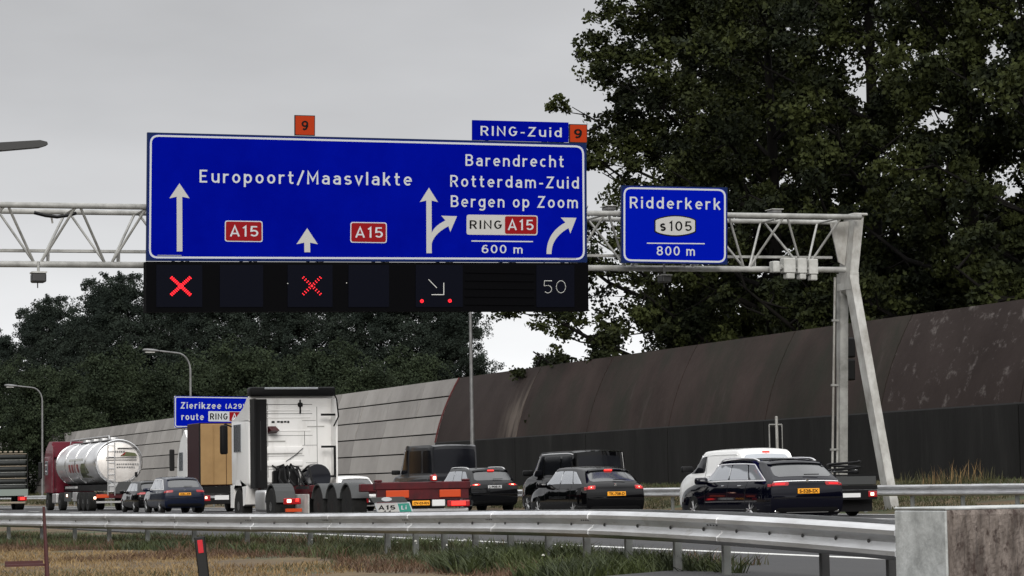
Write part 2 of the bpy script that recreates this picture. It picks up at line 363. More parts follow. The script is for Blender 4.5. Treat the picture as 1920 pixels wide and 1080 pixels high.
def stroke_text(s, sw=.15, gap=.16):
    V = []; Fc = []; x0 = 0; lvl = 0; Z = []
    for ch in s:
        w_, st = GL[ch]
        for path in st:
            P = []
            for q in path:
                q = Vector((q[0] + x0, q[1]))
                if not P or (q - P[-1]).length > 1e-4: P.append(q)
            closed = (P[0] - P[-1]).length < .01; n = len(P); b = len(V); lvl += 1
            for i, q in enumerate(P):
                a = P[i - 1] if i > 0 else (P[-2] if closed else None); c = P[i + 1] if i < n - 1 else (P[1] if closed else None)
                d1 = (q - a).normalized() if a is not None else None; d2 = (c - q).normalized() if c is not None else None
                d1 = d1 or d2; d2 = d2 or d1; m = d1 + d2
                m = m.normalized() if m.length > .2 else d1
                nn = Vector((-m.y, m.x)); k = sw / 2 / max(.45, nn.dot(Vector((-d1.y, d1.x))))
                V += [(q + nn * k)[:], (q - nn * k)[:]]; Z += [lvl % 4] * 2
            Fc += [(b + 2 * i, b + 2 * i + 1, b + 2 * i + 3, b + 2 * i + 2) for i in range(n - 1)]
        x0 += w_ + gap
    return V, Fc, Z

class SignPlane:
    """flat sign facing back along the road; drawn in photo columns and rows, carried onto its own plane Y"""
    def __init__(s, Y, root): s.Y = Y; s.o = Vector(root.location); s.root = root
    def p(s, x, y, off=0): return onY(x, y, s.Y) - s.o + Vector((0, -off, 0))
    def poly(s, pts, m, off, name, th=.003, parent=None):
        n = len(pts); a = [s.p(x, y, off) for x, y in pts]; b = [q + Vector((0, th, 0)) for q in a]
        mb = MB(); mb.add(a + b, [tuple(range(n)), tuple(range(2 * n - 1, n - 1, -1))] + [(i, i + n, (i + 1) % n + n, (i + 1) % n) for i in range(n)])
        return mb.build(name, m, parent or s.root)
    def ring(s, outer, inner, m, off, name, parent=None):
        n = len(outer); a = [s.p(x, y, off) for x, y in outer]; b = [s.p(x, y, off) for x, y in inner]
        mb = MB(); mb.add(a + b, [(i, (i + 1) % n, (i + 1) % n + n, i + n) for i in range(n)])
        return mb.build(name, m, parent or s.root)
    def text(s, t, x0, x1, ytop, ybase, m, off, dy=0, weight=.012, spacing=1.12, name='lettering', parent=None):
        """cap height ytop..ybase at the left end, baseline drops dy by the right end"""
        vs, fs, lv = stroke_text(t, sw=.128 + max(0, weight - .012) * 1.6, gap=.17 * spacing)
        xs = [v[0] for v in vs]; a, b = min(xs), max(xs); out = []
        for (x, y), l in zip(vs, lv):
            k = (x - a) / (b - a)
            out.append(s.p(x0 + (x1 - x0) * k, ybase + dy * k - (ybase - ytop) * y, off + .0007 * l))
        mb = MB(); mb.add(out, fs); return mb.build(name, m, parent or s.root, fixn=False)
def rrect(q, r, n=5, inset=0):
    """rounded quad in photo pixels; q = TL, TR, BR, BL"""
    c = Vector((sum(p[0] for p in q) / 4, sum(p[1] for p in q) / 4)); out = []
    P = [Vector(p) for p in q]
    sg = ((1, 1), (-1, 1), (-1, -1), (1, -1))
    P = [p + Vector((inset * a, inset * b)) for p, (a, b) in zip(P, sg)]
    for i, p in enumerate(P):
        e0 = (P[i - 1] - p).normalized(); e1 = (P[(i + 1) % 4] - p).normalized()
        a = p + e0 * r; b = p + e1 * r
        for k in range(n + 1):
            t = k / n; out.append(tuple((a * (1 - t) ** 2 + p * 2 * t * (1 - t) + b * t * t)[:]))
    return out
# ------------------------------------------------------------------ ground, road, markings
YA, YB = -60, 900
prof = [(-3000, -.4), (-60, -.4), (0, -.32), (9, -.22), (10.6, -.15), (11.6, -.07), (12.4, -.03), (34.3, -.05), (34.8, .05), (36, .22), (38.5, .55), (40.9, .9), (60, 1.0), (3000, 1.0)]
mb = MB(); ys = [-3000, YA] + [y for y in range(-40, 200, 4)] + [300, 900, 4000]
random.seed(3); base = len(prof)
for y in ys:
    for (x, z) in prof: mb.v.append((x, y, z + (random.uniform(-.025, .025) if 0 < x < 12 or 34.9 < x < 40 else 0)))
for i in range(len(ys) - 1):
    for j in range(base - 1):
        a = i * base + j; mb.f.append((a, a + 1, a + 1 + base, a + base))
g = mb.build('ground', 'verge_ground', smooth=False); g['kind'] = 'structure'
def road_w(y): return float(np.interp(y, [23.6, 25.4, 34], [9.3, 11.45, 12.55]))
mb = MB(); rys = [-3000, -60, 0, 10, 20, 23.6, 25.4, 28, 30, 32, 34, 60, 120, 200, 400, 4000]
for y in rys: mb.v += [(road_w(y), y, -.2), (road_w(y), y, 0), (34.2, y, 0), (34.2, y, -.2)]
for i in range(len(rys) - 1):
    for j in range(3): a = i * 4 + j; mb.f.append((a, a + 1, a + 5, a + 4))
r_ = mb.build('road', 'asphalt'); r_['kind'] = 'structure'
mb = MB()
for x in (14.75, 29.85, 33.55): mb.box(x - .1, x + .1, -60, 900, -.01, .004)
mb.build('edge_line', 'road_paint')['kind'] = 'structure'
mb = MB()
for x in (20.1, 23.3, 26.6):
    for k in range(40): mb.box(x - .07, x + .07, k * 12 + 3, k * 12 + 6, -.01, .004)
mb.build('lane_line', 'road_paint')['kind'] = 'structure'

# ------------------------------------------------------------------ the wall
XW = 41.0
def lean(z0, z1, z, d=1.35):      # the screens lean back, a little more towards the top
    t = (z - z0) / (z1 - z0); return d * (.5 * t + .5 * t * t)
ZB, ZM, ZT = .85, 3.2, 6.5
wall = thing('noise_wall', 'long dark brown curved noise wall with a black plinth behind the gantry leg', 'noise wall', (XW, 0, 0))
edges = [120.9] + [118.0 - 8.7 * k for k in range(1, 14)]
for k in range(len(edges) - 1):
    y1, y0 = edges[k] - .035, edges[k + 1] + .035
    mb = MB(); n = 6; zs = [ZM + .02 + (ZT - ZM - .02) * i / n for i in range(n + 1)]
    f = [(lean(ZM, ZT, z), z) for z in zs]
    b = [(x + .22, z) for x, z in reversed(f)]
    poly = f + b
    mb.prism(poly, y0, y1, 'Y')
    mb.build('screen_panel', 'wall_brown_pale' if k in (5, 6) else 'wall_brown_streak' if k == 0 else 'wall_brown', wall, smooth=30)
    B(-.06, .35, y0, y1, ZB - .6, ZM - .03).build('plinth_panel', 'wall_plinth', wall)
B(.36, .44, edges[-1], 120.9, ZB - .6, ZM).build('backing', 'joint_dark', wall)
mb = MB(); mb.prism([(.24, ZM - .2), (.30, ZM - .2), (1.62, ZT - .1), (1.56, ZT - .1)], edges[-1], 120.8, 'Y'); mb.build('backing', 'joint_dark', wall)
mb = MB()
mb.prism([(lean(ZM, ZT, ZM) - .03, ZM - .05), (lean(ZM, ZT, ZM) + .05, ZM - .05), (lean(ZM, ZT, ZM) + .05, ZM + .02), (lean(ZM, ZT, ZM) - .03, ZM + .02)], edges[-1], 120.9, 'Y')
mb.build('ledge', 'joint_dark', wall)
mb = MB(); mb.tube([(lean(ZM, ZT, z) - .02, 120.96, z) for z in [ZM + (ZT - ZM) * i / 8 for i in range(9)]], .045, 6)
mb.build('end_trim', 'wall_red_edge', wall)
wl = thing('noise_wall', 'pale grey concrete noise wall of leaning stacked panels beyond the brown wall', 'noise wall', (XW, 0, 0))
zr = [.75, 1.75, 2.72, 3.68, 4.64, 5.6, 6.5]; random.seed(5)
meshes = {}
for r in range(6):
    for var in (0, 1):
        z0, z1 = zr[r] + .035, zr[r + 1] - (.035 if r < 5 else 0)
        xa, xb = lean(.9, ZT, max(z0, .9)), lean(.9, ZT, z1)
        mb = MB(); mb.prism([(xa, z0), (xa + .02, z0), (xa + .25, z0), (xb + .25, z1), (xb, z1)], .02, 5.18, 'Y')
        meshes[r, var] = mb.mesh('panel', 'wall_grey' if var else 'wall_grey_dark')
for c in range(36):
    y = 121.1 + c * 5.2
    for r in range(6):
        o = bpy.data.objects.new('panel', meshes[r, random.random() < .6]); o.location = (random.uniform(-.02, .02), y, 0); link(o, wl)
mb = MB(); mb.prism([(lean(.9, ZT, .9) + .12, .2), (lean(.9, ZT, .9) + .4, .2), (lean(.9, ZT, ZT) + .4, ZT - .06), (lean(.9, ZT, ZT) + .12, ZT - .06)], 121.2, 121.1 + 36 * 5.2, 'Y')
mb.build('backing', 'joint_dark', wl)

# ------------------------------------------------------------------ guard rails
def wbeam_profile():   # (outward, height) of a W beam, 0.31 high
    return [(0, 0), (.05, .015), (.083, .045), (.083, .085), (.03, .125), (.015, .155), (.03, .185), (.083, .225), (.083, .265), (.05, .295), (0, .31)]
def beam(path, side=1, th=.012):
    """path of (x, y, ztop); side 1 bulges to -X"""
    pr = wbeam_profile(); mb = MB(); n = len(pr)
    for i, (x, y, z) in enumerate(path):
        a = path[max(i - 1, 0)]; b = path[min(i + 1, len(path) - 1)]; d = Vector((b[0] - a[0], b[1] - a[1])).normalized(); nx, ny = -d.y * side, d.x * side
        for (o, h) in pr: mb.v.append((x + nx * o, y + ny * o, z - .31 + h))
        for (o, h) in pr: mb.v.append((x + nx * (o - th), y + ny * (o - th), z - .31 + h))
    m2 = 2 * n
    for i in range(len(path) - 1):
        for j in range(n - 1):
            mb.f.append((i * m2 + j, i * m2 + j + 1, (i + 1) * m2 + j + 1, (i + 1) * m2 + j))
            mb.f.append((i * m2 + n + j, (i + 1) * m2 + n + j, (i + 1) * m2 + n + j + 1, i * m2 + n + j + 1))
        for j in (0, n - 1):
            mb.f.append((i * m2 + j, (i + 1) * m2 + j, (i + 1) * m2 + n + j, i * m2 + n + j))
    for i in (0, len(path) - 1):
        for j in range(n - 1): mb.f.append((i * m2 + j, i * m2 + j + 1, i * m2 + n + j + 1, i * m2 + n + j))
    return mb
# near rail: columns of the photo, row of its top edge, camera depth -> real path
rp = [(-160, 961, 66), (0, 962.5, 58), (240, 963.5, 50.5), (480, 964, 44.3), (700, 962, 38.8), (900, 959, 33.9), (1100, 958, 29.6), (1300, 963, 26.3), (1500, 972.6, 23.8), (1692, 985, 21.9)]
RP = []
for (px, py, dep) in rp:
    d = ray(px, py); p = EYEP + d * (dep / d.dot(F0)); RP.append(p)
def smooth_path(P, k=6):
    out = []
    for i in range(len(P) - 1):
        p0 = P[max(i - 1, 0)]; p1 = P[i]; p2 = P[i + 1]; p3 = P[min(i + 2, len(P) - 1)]
        for j in range(k):
            t = j / k; out.append(.5 * ((2 * p1) + (p2 - p0) * t + (2 * p0 - 5 * p1 + 4 * p2 - p3) * t * t + (3 * p1 - p0 - 3 * p2 + p3) * t ** 3))
    out.append(P[-1]); return out
RPs = smooth_path(RP)
def rail_at_y(y):
    for a, b in zip(RPs, RPs[1:]):
        if (a.y - y) * (b.y - y) <= 0 and a.y != b.y:
            t = (y - a.y) / (b.y - a.y); return a.lerp(b, t)
    return RPs[0]
near = thing('guard_rail', 'nearest galvanised guard rail sweeping across the foreground to the concrete block', 'guard rail', (RP[-1].x, RP[-1].y, -.12))
no = Vector(near.location)
ypts = [21.92 - .0]
y0r, y1r = RP[-1].y, RP[0].y
yy = y0r; seg = []
lens = [0, 4.3]; k = 0
cuts = [y0r]
while cuts[-1] < y1r - .5: cuts.append(min(cuts[-1] + 4.0, y1r))
for a, b in zip(cuts, cuts[1:]):
    for (off, side, dz, nm) in ((0, 1, 0, 'rail_beam'), (.42, -1, .012, 'rear_beam')):
        pts = []
        for i in range(9):
            y = a + (b - a + (.08 if side == 1 else .05)) * i / 8; y = min(y, y1r)
            q = rail_at_y(y); pts.append((q.x + off - no.x + (.004 if (cuts.index(a) % 2) else 0), y - no.y, q.z + dz - no.z))
        beam(pts, side).build(nm, 'galvanised', near, smooth=35)
post_px = [-60, 0, 62, 123, 187, 258, 345, 443, 560, 703, 755, 808, 865, 930, 1000, 1070, 1147, 1237, 1327, 1415, 1508, 1632]
for px in post_px:
    # find the y where the path passes this column
    best = min(RPs, key=lambda q: abs(960 + F * (q - EYEP).dot(RT) / (q - EYEP).dot(FW) - px))
    q = best
    for a, b in zip(RPs, RPs[1:]):
        ca = 960 + F * (a - EYEP).dot(RT) / (a - EYEP).dot(FW); cb = 960 + F * (b - EYEP).dot(RT) / (b - EYEP).dot(FW)
        if (ca - px) * (cb - px) <= 0: q = a.lerp(b, (px - ca) / (cb - ca)); break
    if px == 1415: continue
    thick = 1
    mb = MB(); x = q.x - no.x + .2; y = q.y - no.y; zt = q.z - no.z - .05
    mb.box(x - .04, x + .04, y - .03, y - .024, -.9, zt); mb.box(x - .04, x + .04, y + .024, y + .03, -.9, zt); mb.box(x - .043, x - .035, y - .023, y + .023, -.9, zt)
    mb.box(x - .2, x + .21, y - .02, y + .02, zt - .18, zt - .08)
    p = mb.build('post', 'post_dark' if px > 1400 else 'galvanised_dull', near)
# splice sleeves over the joints, each with its bolts
bolt = MB().lathe([(0, .004), (0, .017), (-.010, .014), (-.012, .004)], 8, 'X').mesh('bolt', 'post_dark')
for a in cuts[1:-1]:
    pts = []
    for i in range(3):
        q = rail_at_y(a - .17 + .17 * i); pts.append((q.x - .006 - no.x, q.y - no.y, q.z - no.z + .002))
    beam(pts, 1).build('splice_sleeve', 'galvanised', near, smooth=35)
    for dy in (-.12, -.04, .04, .12):
        q = rail_at_y(a + dy)
        for h in (-.10, -.225):
            o = bpy.data.objects.new('bolt', bolt); o.location = q - no + Vector((-.055, 0, h)); link(o, near)
# bolts on the beam face
bolt = MB().lathe([(0, .006), (0, .02), (-.012, .016), (-.014, .004)], 8, 'X').mesh('bolt', 'post_dark')
for px in list(range(20, 1700, 62)):
    for a, b in zip(RPs, RPs[1:]):
        ca = 960 + F * (a - EYEP).dot(RT) / (a - EYEP).dot(FW); cb = 960 + F * (b - EYEP).dot(RT) / (b - EYEP).dot(FW)
        if (ca - px) * (cb - px) <= 0:
            q = a.lerp(b, (px - ca) / (cb - ca)); o = bpy.data.objects.new('bolt', bolt); o.location = q - no + Vector((-.018, 0, -.155)); link(o, near); break
# far rail
far = thing('guard_rail', 'far guard rail along the verge in front of the noise walls', 'guard rail', (34.6, 0, 0))
segs = []
y = 36.0
while y < 330:
    beam([(0, y, .80), (0, y + 8.04, .80)], 1).build('rail_beam', 'galvanised', far, smooth=35) if y < 200 else None
    y += 8
beam([(0, 204.1, .80), (0, 420, .80)], 1).build('rail_beam', 'galvanised', far, smooth=35)
pm = MB(); pm.box(.02, .12, -.03, .03, -.2, .74); pmm = pm.mesh('post', 'galvanised_dull')
for k in range(60):
    o = bpy.data.objects.new('post', pmm); o.location = (0, 37 + k * 2.7, 0); link(o, far)

# ------------------------------------------------------------------ concrete block at the rail's end
c0 = EYEP + ray(1772, 951.5) * (19.3 / ray(1772, 951.5).dot(F0))
blk = thing('concrete_block', 'concrete abutment block with a rough brown face at the end of the near rail', 'concrete block', (c0.x, c0.y, -.4))
zt = c0.z + .4
MB().rbox(.035, 1.6, .0, .78, 0, zt - .022, .004, 1).build('core', 'concrete_smooth', blk)
MB().rbox(-.0, .06, .0, .80, -.002, zt - .022, .012, 1).build('side_face', 'concrete_smooth', blk)
# rough face: displaced grid
mb = MB(); nx, nzz = 110, 90; random.seed(11)
from mathutils import noise as mn
for j in range(nzz + 1):
    for i in range(nx + 1):
        x = .012 + 1.57 * i / nx; z = .0 + (zt - .022) * j / nzz
        d = mn.noise(Vector((x * 9, z * 2.2, 3))) * .020 + mn.noise(Vector((x * 28, z * 9, 7))) * .012 + mn.noise(Vector((x * 60, z * 40, 1))) * .006
        edge = min(1, i / 4, (nx - i) / 3, j / 3, (nzz - j) / 3)
        mb.v.append((x, -.004 - (.022 + d) * edge, z))
for j in range(nzz):
    for i in range(nx): a = j * (nx + 1) + i; mb.f.append((a, a + 1, a + nx + 2, a + nx + 1))
mb.build('rough_face', 'concrete_rough', blk)
MB().rbox(.0, 1.6, -.004, .80, zt - .02, zt, .006, 1).build('coping', 'concrete_smooth', blk)

# ------------------------------------------------------------------ gantry
YG = 65.3; YS = 64.2             # truss centre and sign plane
def gp(px, py, Y=YG): return onY(px, py, Y)
leg_base = onX(1657, 905, 36.1)
gx = 36.0
gan = thing('sign_gantry', 'white steel lattice gantry spanning the motorway on an A shaped leg', 'gantry', (gx, YG, .2))
go = Vector(gan.location)
def seg(px0, py0, px1, py1, Y, r, name, m='gantry_tube', n=10):
    a, b = gp(px0, py0, Y) - go, gp(px1, py1, Y) - go
    return MB().tube([a, b], r, n).build(name, m, gan, smooth=50)
YFr, YBk = YG - .72, YG + .78
tA, tB = gp(-900, 371, YFr) - go, gp(1614, 407, YFr) - go
k_tilt = (tB.z - tA.z) / (tB.x - tA.x)
def top_z(x): return tB.z + (x - tB.x) * k_tilt
bA, bB = gp(-900, 489, YG) - go, gp(1606, 506, YG) - go
kb = (bB.z - bA.z) / (bB.x - bA.x)
def bot_z(x): return bB.z + (x - bB.x) * kb
xL, xR = -36.0, tB.x
MB().tube([(xL, -.72, top_z(xL)), (xR, -.72, top_z(xR))], .078, 12).build('top_chord', 'gantry_tube', gan, smooth=50)
MB().tube([(xL, .78, top_z(xL)), (xR, .78, top_z(xR))], .070, 12).build('top_chord', 'gantry_tube', gan, smooth=50)
MB().tube([(xL, 0, bot_z(xL)), (bB.x, 0, bot_z(bB.x))], .085, 12).build('bottom_chord', 'gantry_tube', gan, smooth=50)
# cable tray a bit above the bottom chord
MB().box(xL, xR - .4, .35, .55, 0, .07).build('cable_tray', 'gantry_tube', gan)
tray = [o for o in gan.children if o.name.startswith('cable_tray')][0]
me = tray.data
for v in me.vertices: v.co.z += bot_z(v.co.x) + .36
nb = gp(70, 490, YG).x - go.x
pitch = 1.86; i = 0
nodes = [nb + pitch * k for k in range(-14, 19)]
for nx_ in nodes:
    if nx_ > xR - .6 or nx_ < xL + 1: continue
    for sx in (-1, 1):
        tx = nx_ + sx * pitch / 2
        if tx > xR: tx = xR - .1
        for yy_ in (-.72, .78):
            MB().tube([(nx_ + sx * .09, 0, bot_z(nx_) + .05), (tx - sx * .06, yy_, top_z(tx) - .03)], .035, 8).build('brace', 'gantry_tube', gan, smooth=50)
    tx = nx_ + pitch / 2
    if tx < xR: MB().tube([(tx, -.72, top_z(tx) - .02), (tx + .0, .78, top_z(tx) - .02)], .035, 6).build('brace', 'gantry_tube', gan, smooth=50)
    if nx_ < 12: MB().box(nx_ + .3, nx_ + .33, .05, .40, bot_z(nx_) + .05, bot_z(nx_) + .40).build('tray_bracket', 'gantry_tube', gan)
# column head and legs
def slab(pts, y0, y1, name, m='gantry_steel'): return MB().prism(pts, y0, y1, 'Y').build(name, m, gan)
zt_ = top_z(xR) + .06; zb_ = bB.z
slab([(xR + .02, zt_), (xR + .30, zt_ + .02), (xR + .04, zb_ - .28), (xR - .22, zb_ - .28)], -.36, .36, 'column_head')
MB().rbox(xR - .10, xR + .36, -.50, .50, zt_ + .02, zt_ + .09, .02, 1).build('head_plate', 'gantry_steel', gan)
slab([(xR - .62, zt_ - .18), (xR - .0, zt_ - .1), (xR - .18, zb_ + .12), (xR - .38, zb_ + .22)], .0, .05, 'gusset')
fb = (onX(1656, 912, gx + .1)); rb = onY(1572, 900, 0) if False else None
def leg(y_top, y_bot, wt, wb, name):
    mb = MB(); xt = xR - .14; xb = xR + .22; zt2 = zb_ - .2
    z1 = -.25
    vs = []
    for (x, y, z, w_) in ((xb, y_bot, z1, wb), (xt, y_top, zt2, wt)):
        vs += [(x - .13, y - w_, z), (x + .13, y - w_, z), (x + .13, y + w_, z), (x - .13, y + w_, z)]
    mb.add(vs, [(0, 1, 2, 3), (7, 6, 5, 4), (0, 4, 5, 1), (1, 5, 6, 2), (2, 6, 7, 3), (3, 7, 4, 0)])
    return mb.build(name, 'gantry_steel' if y_bot < 0 else 'gantry_tube', gan)
leg(-.25, -1.75, .20, .19, 'leg')
leg(.25, 1.35, .13, .10, 'leg')
slab([(xR - .26, zb_ - .1), (xR + .03, zb_ - .1), (xR + .03, zb_ - .8), (xR - .26, zb_ - .6)], -.45, .38, 'leg_joint')
# pipes down the rear leg
for dx in (.0, .16):
    MB().tube([(xR - .36 + dx, .30, zb_ - .2), (xR - .12 + dx, 1.36, -.3)], .035, 8).build('down_pipe', 'gantry_steel', gan, smooth=50)
for tz in (.18, .45, .72):
    x = xR - .36 + .24 * tz; y = .30 + 1.06 * tz; z = (zb_ - .2) + (-.3 - zb_ + .2) * tz
    MB().box(x - .08, x + .36, y - .05, y + .02, z - .03, z + .03).build('clamp', 'gantry_tube', gan)

# grey boxes hanging from the right end
for k, (a, b, c, d) in enumerate(((1446, 1459, 490, 511), (1466, 1489, 484, 523), (1492, 1510, 485, 524), (1513, 1531, 486, 526))):
    p0, p1 = gp(a, c, YG - .35), gp(b, d, YG - .35)
    lb = thing('control_box', ('smallest square grey box on the gantry lower chord, leftmost of four', 'light grey box beside the small square box under the gantry', 'third light grey box from the left under the gantry end', 'light grey box nearest the gantry leg under the truss')[k], 'equipment box', ((p0.x + p1.x) / 2, YG - .35, p1.z))
    w_ = (p1.x - p0.x) / 2; h_ = p0.z - p1.z
    if k == 0: MB().rbox(-w_, w_, -.14, .14, 0, h_, .02, 1).build('case', 'grey_box', lb); MB().box(w_, w_ + .16, -.05, .05, h_ * .3, h_ * .7).build('bracket', 'gantry_tube', lb)
    else:
        MB().rbox(-w_, w_, -.14, .14, h_ * .28, h_, .02, 1).build('case', 'grey_box', lb)
        MB().rbox(-w_ * .55, w_ * .85, -.12, .12, 0, h_ * .27, .02, 1).build('lower_case', 'grey_box', lb)
        MB().box(-w_ * 1.25, -w_ - .002, -.1, .1, h_ * .5, h_ * .58).build('bracket', 'gantry_tube', lb)
def camera_unit(px, py, label, s=1.0, up=False):
    p = gp(px, py, YG - .1); t = thing('traffic_camera', label, 'camera', (p.x, YG - .1, p.z))
    if up:
        MB().rbox(-.16 * s, .16 * s, -.2, .2, -.02, .10 * s, .02, 1).build('housing', 'lamp_steel', t)
        MB().tube([(0, 0, -.25), (0, 0, -.02)], .03, 8).build('stem', 'gantry_tube', t)
        MB().box(-.2 * s, .2 * s, -.24, .24, .101 * s, .125 * s).build('sun_shield', 'grey_box', t)
    else:
        MB().tube([(0, 0, .26), (0, 0, .55)], .035, 8).build('stem', 'gantry_tube', t)
        MB().rbox(-.18 * s, .18 * s, -.2, .2, 0, .24 * s, .04, 2).build('housing', 'lamp_dark', t)
        MB().box(-.19 * s, .19 * s, -.22, .22, .2401 * s, .28 * s).build('sun_shield', 'grey_box', t)
        MB().tube([(-.02, 0, -.14), (-.02, 0, .0)], .015, 6).build('antenna', 'lamp_dark', t)
camera_unit(72, 530, 'dark camera hanging under the far left stretch of the gantry')
camera_unit(1246, 530, 'small camera hanging below the Ridderkerk sign', .8)
camera_unit(1452, 400, 'small camera on top of the truss right of the Ridderkerk sign', .9, True)
camera_unit(1142, 394, 'small camera on top of the truss between the two blue signs', .9, True)
cu = gp(100, 403, YG - .2); t = thing('cable_bundle', 'dark cable bundle hanging in the truss left of the main sign', 'cables', (cu.x, YG - .2, cu.z))
MB().tube([(-.5, 0, .05), (-.2, 0, -.02), (.1, 0, -.05), (.4, 0, .0), (.6, 0, .06)], .05, 6).build('cable', 'marker_black', t, smooth=50)
MB().tube([(-.05, 0, -.06), (-.02, 0, -.22)], .025, 6).build('cable_end', 'gantry_steel', t)
# black device on the rear leg
bp_ = onY(1590, 672, YG + 1.0); t = thing('loudspeaker', 'black lumpy device fixed to the rear leg of the gantry', 'device', (bp_.x + .02, YG + 1.0, bp_.z))
MB().rbox(-.16, .15, -.15, .15, -.66, -.02, .05, 2).build('lower_housing', 'marker_black', t)
MB().rbox(-.13, .18, -.13, .13, .02, .62, .05, 2).build('upper_housing', 'marker_black', t)
MB().rbox(-.22, -.165, -.06, .06, -.3, .2, .02, 1).build('bracket', 'marker_black', t)

# ------------------------------------------------------------------ signs on the gantry
def board(root, q, Y, th, m, edge_m, r, border=None, lw=4, ins=4, outer_r=0):
    sp = SignPlane(Y, root)
    outer = rrect(q, max(outer_r, .3), 5)
    sp.poly(outer, edge_m, 0, 'board', th=th)
    sp.poly(rrect(q, r, 6, inset=ins - 1), m, .004, 'sign_face')
    if border: sp.ring(rrect(q, r, 6, inset=ins), rrect(q, max(r - lw, 1), 6, inset=ins + lw), border, .008, 'border')
    return sp
def arrow_up(sp, x, tip, hb, hw, sw, bottom, m='sign_grey'):
    sp.poly([(x, tip), (x + hw, hb), (x + sw, hb - 3), (x + sw + .3, bottom), (x - sw + .3, bottom), (x - sw, hb - 3), (x - hw, hb)], m, .012, 'arrow')
def bez(p0, p1, p2, n=10): return [tuple((Vector(p0) * (1 - t) ** 2 + Vector(p1) * 2 * t * (1 - t) + Vector(p2) * t * t)[:]) for t in [i / n for i in range(n + 1)]]
def back_brackets(root, sp, xs, y0, y1):
    for x in xs:
        a = sp.p(x, y0, -.09); b = sp.p(x, y1, -.09)
        MB().box(a.x - .04, a.x + .04, a.y, a.y + .10, b.z, a.z).build('bracket', 'gantry_tube', root)

MQ = [(276.5, 248), (1099.5, 268.5), (1101, 492), (274.5, 489)]
p = onY(688, 489, YS); ms = thing('direction_sign', 'wide blue motorway sign reading Europoort/Maasvlakte, Barendrecht and Rotterdam-Zuid', 'road sign', (p.x, YS, p.z))
sp = board(ms, MQ, YS, .09, 'sign_blue', 'sign_edge', 17, 'sign_white', 3.6, 4.5)
back_brackets(ms, sp, (330, 450, 570, 690, 810, 930, 1050), 275, 480)
sp.text('Europoort/Maasvlakte', 374, 772, 318, 342.5, 'sign_white', .012, 6, spacing=1.2)
sp.text('Barendrecht', 872.5, 1056.5, 289, 311.2, 'sign_white', .012, 2.6, spacing=1.2)
sp.text('Rotterdam-Zuid', 844, 1085, 328, 350.2, 'sign_white', .012, 3.8, spacing=1.2)
sp.text('Bergen op Zoom', 845, 1083, 366, 388.3, 'sign_white', .012, 2.2, spacing=1.15)
sp.text('600 m', 903, 979.5, 458.8, 474.8, 'sign_white', .012, .6, spacing=1.1)
sp.poly([(883.7, 450.8), (999, 452), (999, 454.2), (883.7, 453)], 'sign_white', .012, 'rule')
arrow_up(sp, 336.3, 343.7, 372, 19, 5.2, 471.5)
arrow_up(sp, 575.7, 427.8, 458, 20, 5.5, 473)
arrow_up(sp, 804, 352, 379, 17, 5, 474.8)
o1 = bez((808.2, 462), (811, 439), (841, 424)); o2 = bez((836, 413), (812, 424), (808.2, 440))
sp.poly(o1 + o2, 'sign_grey', .0118, 'arrow')
sp.poly([(856.7, 405.5), (844, 435), (839.5, 421), (836.5, 415), (827, 404.5)], 'sign_grey', .0122, 'arrow_head')
o1 = bez((1033.8, 476.5), (1033, 446), (1066, 427.5)); o2 = bez((1061, 416.5), (1024, 436), (1024.4, 476.3))
sp.poly(o1 + o2, 'sign_grey', .0118, 'arrow')
sp.poly([(1080.5, 408.5), (1069, 438), (1064.5, 424.5), (1061.5, 419), (1051, 408)], 'sign_grey', .0122, 'arrow_head')
def a15(sp, q, t):
    sp.poly(rrect(q, 5), 'sign_white', .012, 'number_plate_edge')
    pl = sp.poly(rrect(q, 4, inset=1.8), 'sign_red', .0165, 'number_panel')
    sp.text('A15', t[0], t[1], t[2], t[3], 'sign_white', .021, .4, weight=.014, spacing=1.1)
a15(sp, [(421.5, 413.5), (492, 414.6), (492.3, 454), (421.3, 453)], (430.4, 484, 423.4, 443.4))
a15(sp, [(656.8, 416.2), (725, 417.2), (725, 456), (656.5, 455)], (665.5, 717.5, 425.8, 445.5))
q = [(874.6, 402.4), (1008, 404), (1007.6, 441.4), (874.4, 440)]
sp.poly(rrect(q, 5), 'sign_grey', .012, 'route_panel')
sp.poly(rrect([(946.5, 405.5), (1006, 406), (1005.5, 439), (946.5, 438.6)], 4), 'sign_red', .0165, 'number_panel')
sp.text('RING', 880.3, 941, 413, 429, 'sign_black', .0165, .4, weight=.018, spacing=1.1)
sp.text('A15', 951.5, 1000, 412, 431.5, 'sign_white', .021, .2, weight=.014, spacing=1.1)
for (a, b, y) in ((295, 340, 478), (1048, 1080, 484)):
    sp.poly([(a, y), (b, y + .3), (b, y + 1.6), (a, y + 1.3)], 'sign_back', .011, 'maker_line')

